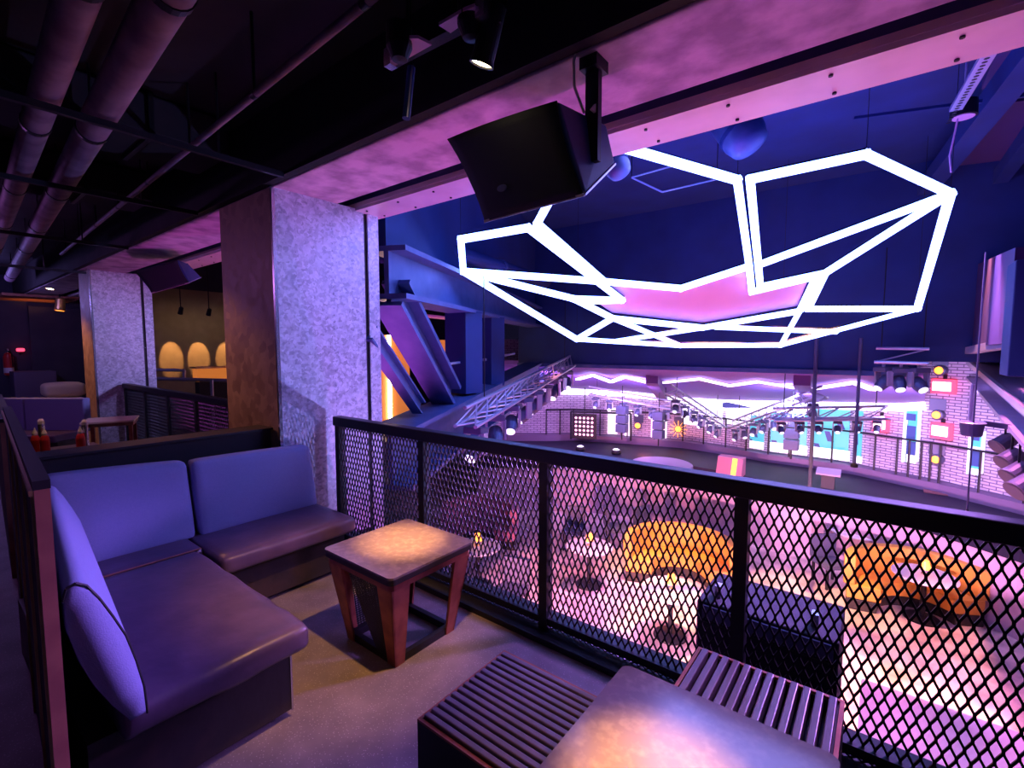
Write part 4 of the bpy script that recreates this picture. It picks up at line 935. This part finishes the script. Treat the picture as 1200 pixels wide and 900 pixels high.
# par cans along the right truss
for i, (u, v, t_) in enumerate([(1176, 524, 6.2), (1183, 543, 5.7), (1190, 560, 5.2), (1197, 576, 4.8)]):
    p = px(u - 8, v, t_); small_spot(p, p + V((-.6, -.5, -.5)), '%s dark barrel lamp from the far end under the right truss' % ORD[i], .10, .24, 'lamp_body', .36, 'lamp_body', 'barrel lamps under the right truss')
# hanging wedge fixtures (dark) in front of brick: vertical speakers
for (u, v, t_, l) in [(729, 490, 13.2, 'narrow hanging blue loudspeaker column before the left brick wall'), (772, 497, 13.0, 'second narrow hanging loudspeaker column right of the first'), (928, 506, 10.4, 'dark wedge loudspeaker on the ledge before the teal screen')]:
    p = px(u, v, t_); t = thing('speaker_column', l, 'loudspeaker', p - V((0, 0, .35)), 'narrow loudspeaker columns')
    for k in range(3): MB().box(p.x - .14, p.x + .14, p.y - .12, p.y + .12, p.z + .22 - k*.25 - .11, p.z + .22 - k*.25 + .115).build('module', 'lamp_body', t, bevel=.01)
    MB().tube(p + V((0, 0, .33)), p + V((0, 0, .9)), .012, 6).build('hanger', 'bracket', t); MB().tube(p - V((0, 0, .37)), p - V((0, 0, .6)), .02, 6).build('pole', 'bracket', t)
# blinders
def wall_frame(u):     # point on the brick wall along pixel column u, plus in-plane axis and outward normal
    for i in range(len(WU) - 1):
        if WU[i][0] <= u <= WU[i + 1][0]:
            f = (u - WU[i][0])/(WU[i + 1][0] - WU[i][0]); ax = (WP[i + 1] - WP[i]).normalized(); n = V((ax.y, -ax.x, 0)); d = px(u, 450, 1) - CAM
            nn = V((-ax.y, ax.x, 0)); tt = nn.dot(WP[i] - CAM)/nn.dot(d); return CAM + d*tt, ax, n
def wall_pt(u, v, out=.05):
    p, ax, n = wall_frame(u); nn = V((-ax.y, ax.x, 0)); d = px(u, v, 1) - CAM; tt = nn.dot(p - CAM)/nn.dot(d); return CAM + d*tt + n*out, ax, n
def wall_quad(u0, v0, u1, v1, out, th, m, name, parent=None):
    p, ax, n = wall_pt((u0 + u1)/2, (v0 + v1)/2, 0); nn = V((-ax.y, ax.x, 0))
    def P(u, v): d = px(u, v, 1) - CAM; return CAM + d*(nn.dot(p - CAM)/nn.dot(d)) + n*out
    a_, c_ = P(u0, v1), P(u1, v0); hz = abs(c_.z - a_.z); e = V((c_.x - a_.x, c_.y - a_.y, 0)); z0 = min(a_.z, c_.z)
    a_ = V((a_.x, a_.y, z0))
    return MB().prism([a_, a_ + e, a_ + e + V((0, 0, hz)), a_ + V((0, 0, hz))], n*th).build(name, m, parent), a_, e, hz, n
def wthing(name, u0, v0, u1, v1, label, cat, group=None):
    p, ax, n = wall_pt((u0 + u1)/2, v1, .02); return thing(name, label, cat, p, group)
for (u0, v0, u1, v1, l) in [(1097, 445, 1124, 460, 'upper red edged blinder lamp on the brick wall at right'), (1026, 489, 1045, 504, 'red edged blinder lamp left of the striped wall window'), (1096, 497, 1120, 512, 'lower red edged blinder lamp on the brick wall at right')]:
    t = wthing('blinder_lamp', u0, v0, u1, v1, l, 'stage light', 'red blinder lamps')
    wall_quad(u0, v0, u1, v1, .05, .12, 'red_glow', 'frame', t); wall_quad(u0 + 2.5, v0 + 3, u1 - 2.5, v1 - 3, .17, .02, 'blinder_white', 'lamp_panel', t)
    wall_quad((u0 + u1)/2 - 2, v0 - 6, (u0 + u1)/2 + 2, v0, .05, .04, 'bracket', 'bracket', t)
t = wthing('dot_blinder', 679, 483, 702, 506, 'square blinder of twenty five glowing pink dots before the left brick wall', 'stage light')
o, a_, e, hz, n = wall_quad(677, 481, 704, 507, .9, .1, 'bracket', 'housing', t)
for i in range(5):
    for j in range(5):
        c = a_ + e*((i + 1)/6) + V((0, 0, hz*(j + 1)/6)) + n*.10; MB().lathe([(.036, 0), (.04, .01), (.024, .025)], c, n, 10).build('dot_lamp', 'pink_dot', t)
MB().tube(a_ + e*.5 + V((0, 0, hz)), a_ + e*.5 + V((0, 0, hz + .8)), .015, 6).build('hanger', 'bracket', t)
MB().tube(a_ + e*.5, V((a_.x + e.x*.5, a_.y + e.y*.5, ZD)), .015, 6).build('pole', 'bracket', t)
for i, (u, v, l) in enumerate([(1106, 434, 'top amber lamp above the upper red blinder'), (1103, 486, 'amber lamp between the two red blinders at right'), (1102, 538, 'lowest amber lamp on the right brick wall'), (795, 502, 'amber star shaped lamp on the left brick wall'), (748, 498, 'small amber lamp left of the star shaped one')]):
    p, ax, n = wall_pt(u, v, .12); t = thing('amber_lamp', l, 'stage light', p, 'amber lamps')
    r = .10 if i < 3 else .11; MB().lathe([(r*.6, -.14), (r, -.10), (r*1.1, .02), (r*.9, .03)], p, n, 18).build('housing', 'lamp_body', t); MB().lathe([(r*.8, .031), (r*.7, .06), (.01, .075)], p, n, 18).build('lens', 'amber_lens', t)
    MB().box(p.x - r*1.3, p.x + r*1.3, p.y + .02, p.y + .10, p.z + .10, p.z + .34).build('bracket', 'lamp_body', t)
    if i == 3:
        m = MB()
        for k in range(12):
            a0 = 2*math.pi*k/12; dv = ax*math.cos(a0) + V((0, 0, 1))*math.sin(a0); m.bar(p + n*.05 + dv*.10, p + n*.05 + dv*.26, .012, .012)
        m.build('rays', 'amber_lens', t, kind='stuff')
# striped wall windows and screens
def striped(u0, v0, u1, v1, label, name, bands):
    t = wthing(name, u0, v0, u1, v1, label, 'screen'); wall_quad(u0, v0, u1, v1, .03, .06, 'screen_teal', 'screen_panel', t)
    for (f0, f1, m) in bands: wall_quad(u0 + .8, v0 + (v1 - v0)*f0, u1 - .8, v0 + (v1 - v0)*f1, .09, .015, m, 'stripe', t)
    wall_quad(u0 - 2.5, v0, u0 - .5, v1, .03, .10, 'window_bright', 'side_light', t); wall_quad(u1 + .5, v0, u1 + 3, v1, .03, .10, 'window_bright', 'side_light', t)
striped(1064, 476, 1077, 541, 'narrow teal and navy striped wall window between brick piers', 'striped_window', [(0, .12, 'screen_teal'), (.14, .24, 'screen_dark'), (.36, .58, 'screen_dark'), (.64, .86, 'screen_dark'), (.88, 1, 'screen_white')])
striped(1141, 505, 1153, 555, 'second narrow striped wall window near the right truss', 'striped_window', [(.02, .2, 'screen_dark'), (.38, .42, 'screen_white'), (.46, .80, 'screen_dark'), (.9, 1, 'screen_white')])
t = wthing('led_screen', 905, 478, 1012, 535, 'wide teal screen with dark slanted shapes on the far wall', 'screen')
for (u0, u1, v0, v1) in [(880, 897, 488, 524), (903, 947, 484, 528), (953, 997, 481, 534), (1003, 1013, 482, 541)]:
    o, a_, e, hz, n = wall_quad(u0, v0, u1, v1, .03, .06, 'screen_teal', 'screen_panel', t)
    for k in range(3):
        f = .12 + .3*k; z = hz*(.08 + .27*k)
        q = [a_ + e*f + V((0, 0, z)) + n*.06, a_ + e*(f + .18) + V((0, 0, z)) + n*.06, a_ + e*(f + .05) + V((0, 0, z + hz*.2)) + n*.06, a_ + e*(f - .10) + V((0, 0, z + hz*.2)) + n*.06]
        MB().prism(q, n*.01).build('slanted_shape', 'screen_dark', t)
    wall_quad(u0, v1 - 6, u1, v1, .095, .01, 'screen_white', 'lower_band', t)
t = wthing('white_screen', 800, 462, 945, 500, 'glaring white backlit screen at the centre of the stage wall', 'screen')
for (u0, u1) in ((800, 848), (852, 898), (902, 946)): wall_quad(u0, 471, u1, 496 if u0 < 900 else 484, .03, .05, 'screen_white', 'screen_panel', t)
p, ax, n = wall_pt(865, 475, .11); nn = V((-ax.y, ax.x, 0))
def WPp(u, v): d = px(u, v, 1) - CAM; return CAM + d*(nn.dot(p - CAM)/nn.dot(d))
MB().prism([WPp(*q) for q in ((826, 475), (843, 473), (852, 471), (866, 474), (884, 478), (850, 478))], n*.02).build('hill_shape', 'screen_dark', t)
# bright piers beside them
for (u0, v0, u1, v1, l) in [(712, 478, 724, 508, 'bright backlit pier left of the first hanging loudspeaker column'), (732, 480, 741, 510, 'bright backlit pier right of the first hanging loudspeaker column'), (763, 485, 782, 512, 'bright backlit pier behind the second loudspeaker column')]:
    wall_quad(u0, v0, u1, v1, .02, .05, 'window_bright', 'lit_pier')[0]
    o = [k for k in bpy.data.objects if k.name.startswith('lit_pier')][-1]
for o, l in zip(sorted([k for k in bpy.data.objects if k.name.startswith('lit_pier')], key=lambda k: k.name), ['bright backlit pier left of the first hanging loudspeaker column', 'bright backlit pier right of the first hanging loudspeaker column', 'bright backlit pier behind the second loudspeaker column']): tag(o, l, 'light panel')
# railing on the ledge in front of the brick wall
t = thing('stage_railing', 'thin dark railing on the ledge before the brick wall', 'railing', LED_[6] + V((0, 0, 0)))
for i in range(1, len(LED_) - 1):
    p, q = toward(LED_[i], -.08), toward(LED_[i + 1], -.08)
    MB().tube(V((p.x, p.y, ZD + .82)), V((q.x, q.y, ZD + .82)), .022, 6).build('top_tube', 'bracket', t); MB().tube(V((p.x, p.y, ZD)), V((p.x, p.y, ZD + .82)), .02, 6).build('post', 'bracket', t)
    c = p.lerp(q, .5); MB().tube(V((c.x, c.y, ZD)), V((c.x, c.y, ZD + .82)), .02, 6).build('post', 'bracket', t)
# goal shaped pipe frame left
f_ = [wall_pt(676, 508, 1.0)[0], wall_pt(676, 478, 1.0)[0], wall_pt(745, 480, 1.0)[0], wall_pt(745, 510, 1.0)[0]]
frame(f_, .03, 'pipe_frame', 'dark pipe frame around the square of pink dots', 'frame')
for o in bpy.data.objects:
    if o.name.startswith('tube') and o.parent and o.parent.get('label', '').startswith('dark pipe frame'): o.data.materials[0] = MATS['bracket']
# things on the deck
def deck_pt(u, v): return on_z(u, v, -1.40)
p = deck_pt(970, 572); t = thing('floor_stand', 'small pale topped stand on the dark stage deck', 'stand', p)
MB().prism([p + V((-.22, -.14, .30)), p + V((.22, -.14, .30)), p + V((.22, .14, .38)), p + V((-.22, .14, .38))], (0, 0, .03)).build('top', 'ledge', t); MB().box(p.x - .12, p.x + .12, p.y - .08, p.y + .08, p.z, p.z + .32).build('pedestal', 'bracket', t)
p = deck_pt(856, 556); t = thing('stage_monitor', 'pink and orange tinted wedge monitor on the stage deck', 'loudspeaker', p)
MB().prism([p + V((-.28, -.22, 0)), p + V((-.28, .22, 0)), p + V((-.28, .22, .42)), p + V((-.28, -.05, .42))], (.56, 0, 0)).build('cabinet', 'pink_seat', t); MB().hexa([p + V((.05, -.235, .02)), p + V((.16, -.235, .02)), p + V((.16, -.22, .02)), p + V((.05, -.22, .02)), p + V((.05, -.06, .41)), p + V((.16, -.06, .41)), p + V((.16, -.045, .41)), p + V((.05, -.045, .41))]).build('glow_strip', 'amber_lens', t)  # pink and orange light put into cabinet colour and a glowing strip
p = deck_pt(1115, 578); tag(MB().box(p.x - .45, p.x + .35, p.y - .3, p.y + .35, -1.40, -1.37).build('rug', 'rug', bevel=.004), 'brown red rug lying on the dark stage deck at right', 'rug')
p = deck_pt(775, 548); t = thing('round_podium', 'low round pale pink podium on the stage deck behind the railing', 'podium', p)
MB().lathe([(.75, 0), (.75, .10), (.72, .12)], p, n=40).build('podium_top', 'ledge', t); MB().lathe([(.77, .0), (.77, .03)], p, n=40).build('kick_ring', 'bracket', t)
for (u, v, l) in ((722, 532, 'white uplight glowing on the deck left of the round podium'), (680, 528, 'small deck uplight near the left end of the stage')):
    p = deck_pt(u, v); t = thing('deck_light', l, 'lamp', p, 'deck uplights'); MB().lathe([(.12, 0), (.14, .05), (.12, .12)], p, n=16).build('housing', 'bracket', t); MB().lathe([(.10, .121), (.06, .15), (.01, .16)], p, n=16).build('lens', 'white_lens', t)
lamp('deck_glow_light', 'POINT', deck_pt(755, 528) + V((0, 0, .5)), (0, 0, 0), 14, (1, .25, .2), .1)

# ================================================================== DANCE FLOOR FURNITURE (interpreted from blurred light and colour behind the mesh)
FZ = -3.0
def banquette(c, r, a0, a1, m, label):
    t = thing('curved_banquette', label, 'sofa', V((c[0], c[1], FZ)), 'curved banquettes on the dance floor')
    for (r0, r1, z0, z1, nm, mm) in ((r - .5, r, .2, .45, 'seat', m), (r - .12, r + .05, .45, .95, 'backrest', m), (r - .45, r, .0, .2, 'plinth', 'plinth')):
        mb = MB(); n = 16; b = 0
        for i in range(n + 1):
            a = math.radians(a0 + (a1 - a0)*i/n); cs, sn = math.cos(a), math.sin(a)
            mb.v += [V((c[0] + r0*cs, c[1] + r0*sn, FZ + z0)), V((c[0] + r1*cs, c[1] + r1*sn, FZ + z0)), V((c[0] + r1*cs, c[1] + r1*sn, FZ + z1)), V((c[0] + r0*cs, c[1] + r0*sn, FZ + z1))]
        for i in range(n):
            for k in range(4): j = (k + 1) % 4; mb.f.append((4*i + k, 4*i + j, 4*i + 4 + j, 4*i + 4 + k))
        mb.f += [(0, 1, 2, 3), (4*n + 3, 4*n + 2, 4*n + 1, 4*n)]
        mb.build(nm, mm, t, bevel=.02)
p = on_z(795, 690, FZ); banquette((p.x, p.y), 1.0, 20, 200, 'yellow_seat', 'yellow curved banquette on the dance floor behind the third mesh panel')
p = on_z(1075, 730, FZ); banquette((p.x, p.y), 1.0, 30, 190, 'yellow_seat', 'amber curved banquette on the dance floor at the right')
p = on_z(1180, 660, FZ); banquette((p.x, p.y), .9, 20, 200, 'pink_seat', 'pink curved banquette far right on the dance floor')
p = on_z(560, 640, FZ); banquette((p.x, p.y), .9, 20, 200, 'pink_seat', 'pink curved banquette on the left of the dance floor')
def bar_table(p, label, m='white_plastic'):
    t = thing('round_table', label, 'table', p, 'round tables on the dance floor')
    MB().lathe([(.42, .74), (.45, .755), (.45, .775), (.43, .785)], p, n=28).build('table_top', m, t); MB().tube(p + V((0, 0, .03)), p + V((0, 0, .74)), .04, 12).build('stem', 'bracket', t); MB().lathe([(.26, 0), (.25, .025), (.06, .05)], p, n=24).build('foot', 'bracket', t)
    t2 = thing('table_lamp', 'small glowing lamp on the ' + label, 'lamp', p + V((0, 0, .785)), 'table lamps on the dance floor')
    MB().lathe([(.05, 0), (.05, .02), (.012, .03), (.012, .12)], p + V((0, 0, .785)), n=14).build('foot', 'chrome', t2); MB().lathe([(.085, .10), (.05, .24)], p + V((0, 0, .785)), n=16).build('lamp_shade', 'amber_lens', t2)
for (u, v, l) in [(690, 660, 'round table behind the left part of the third mesh panel'), (785, 720, 'round table in the curve of the yellow banquette'), (1000, 640, 'round table at the middle of the right mesh panel'), (1080, 700, 'round table before the amber banquette'), (1160, 690, 'round table near the right edge behind the mesh'), (560, 660, 'round table left behind the second mesh panel')]:
    bar_table(on_z(u, v + 25, FZ), l)
def chair(p, rz, label):
    t = thing('club_chair', label, 'chair', p, 'dark chairs on the dance floor'); R = Matrix.Rotation(rz, 3, 'Z')
    def bx(x0, x1, y0, y1, z0, z1, n, m): 
        o = MB().hexa([p + R @ V(q) for q in ((x0, y0, z0), (x1, y0, z0), (x1, y1, z0), (x0, y1, z0), (x0, y0, z1), (x1, y0, z1), (x1, y1, z1), (x0, y1, z1))]).build(n, m, t); return o
    bx(-.24, .24, -.24, .24, .40, .48, 'seat', 'lamp_body'); bx(-.24, .24, .20, .27, .48, .92, 'backrest', 'lamp_body')
    for sx in (-.22, .18):
        for sy in (-.22, .18): bx(sx, sx + .04, sy, sy + .04, 0, .40, 'leg', 'bracket')
for i, (u, v, rz, l) in enumerate([(672, 612, .4, 'dark club chair behind the third mesh panel, near its left post'), (722, 610, 2.2, 'dark club chair right of the one near the left post'), (760, 612, 1.2, 'dark club chair at the middle of the third mesh panel'), (972, 655, .7, 'dark club chair behind the right mesh panel'), (1085, 665, 2.6, 'dark club chair at the right beside the lit table'), (600, 690, .3, 'dark club chair behind the second mesh panel')]):
    chair(on_z(u, v + 30, FZ), rz, l)
# lavender landing in the lower right below the balcony
tag(MB().box(-.05, 3.15, 2.36, 6.3, FZ, -2.0).build('landing', 'ledge', bevel=.02), 'pale lavender landing below the balcony at lower right', 'landing')
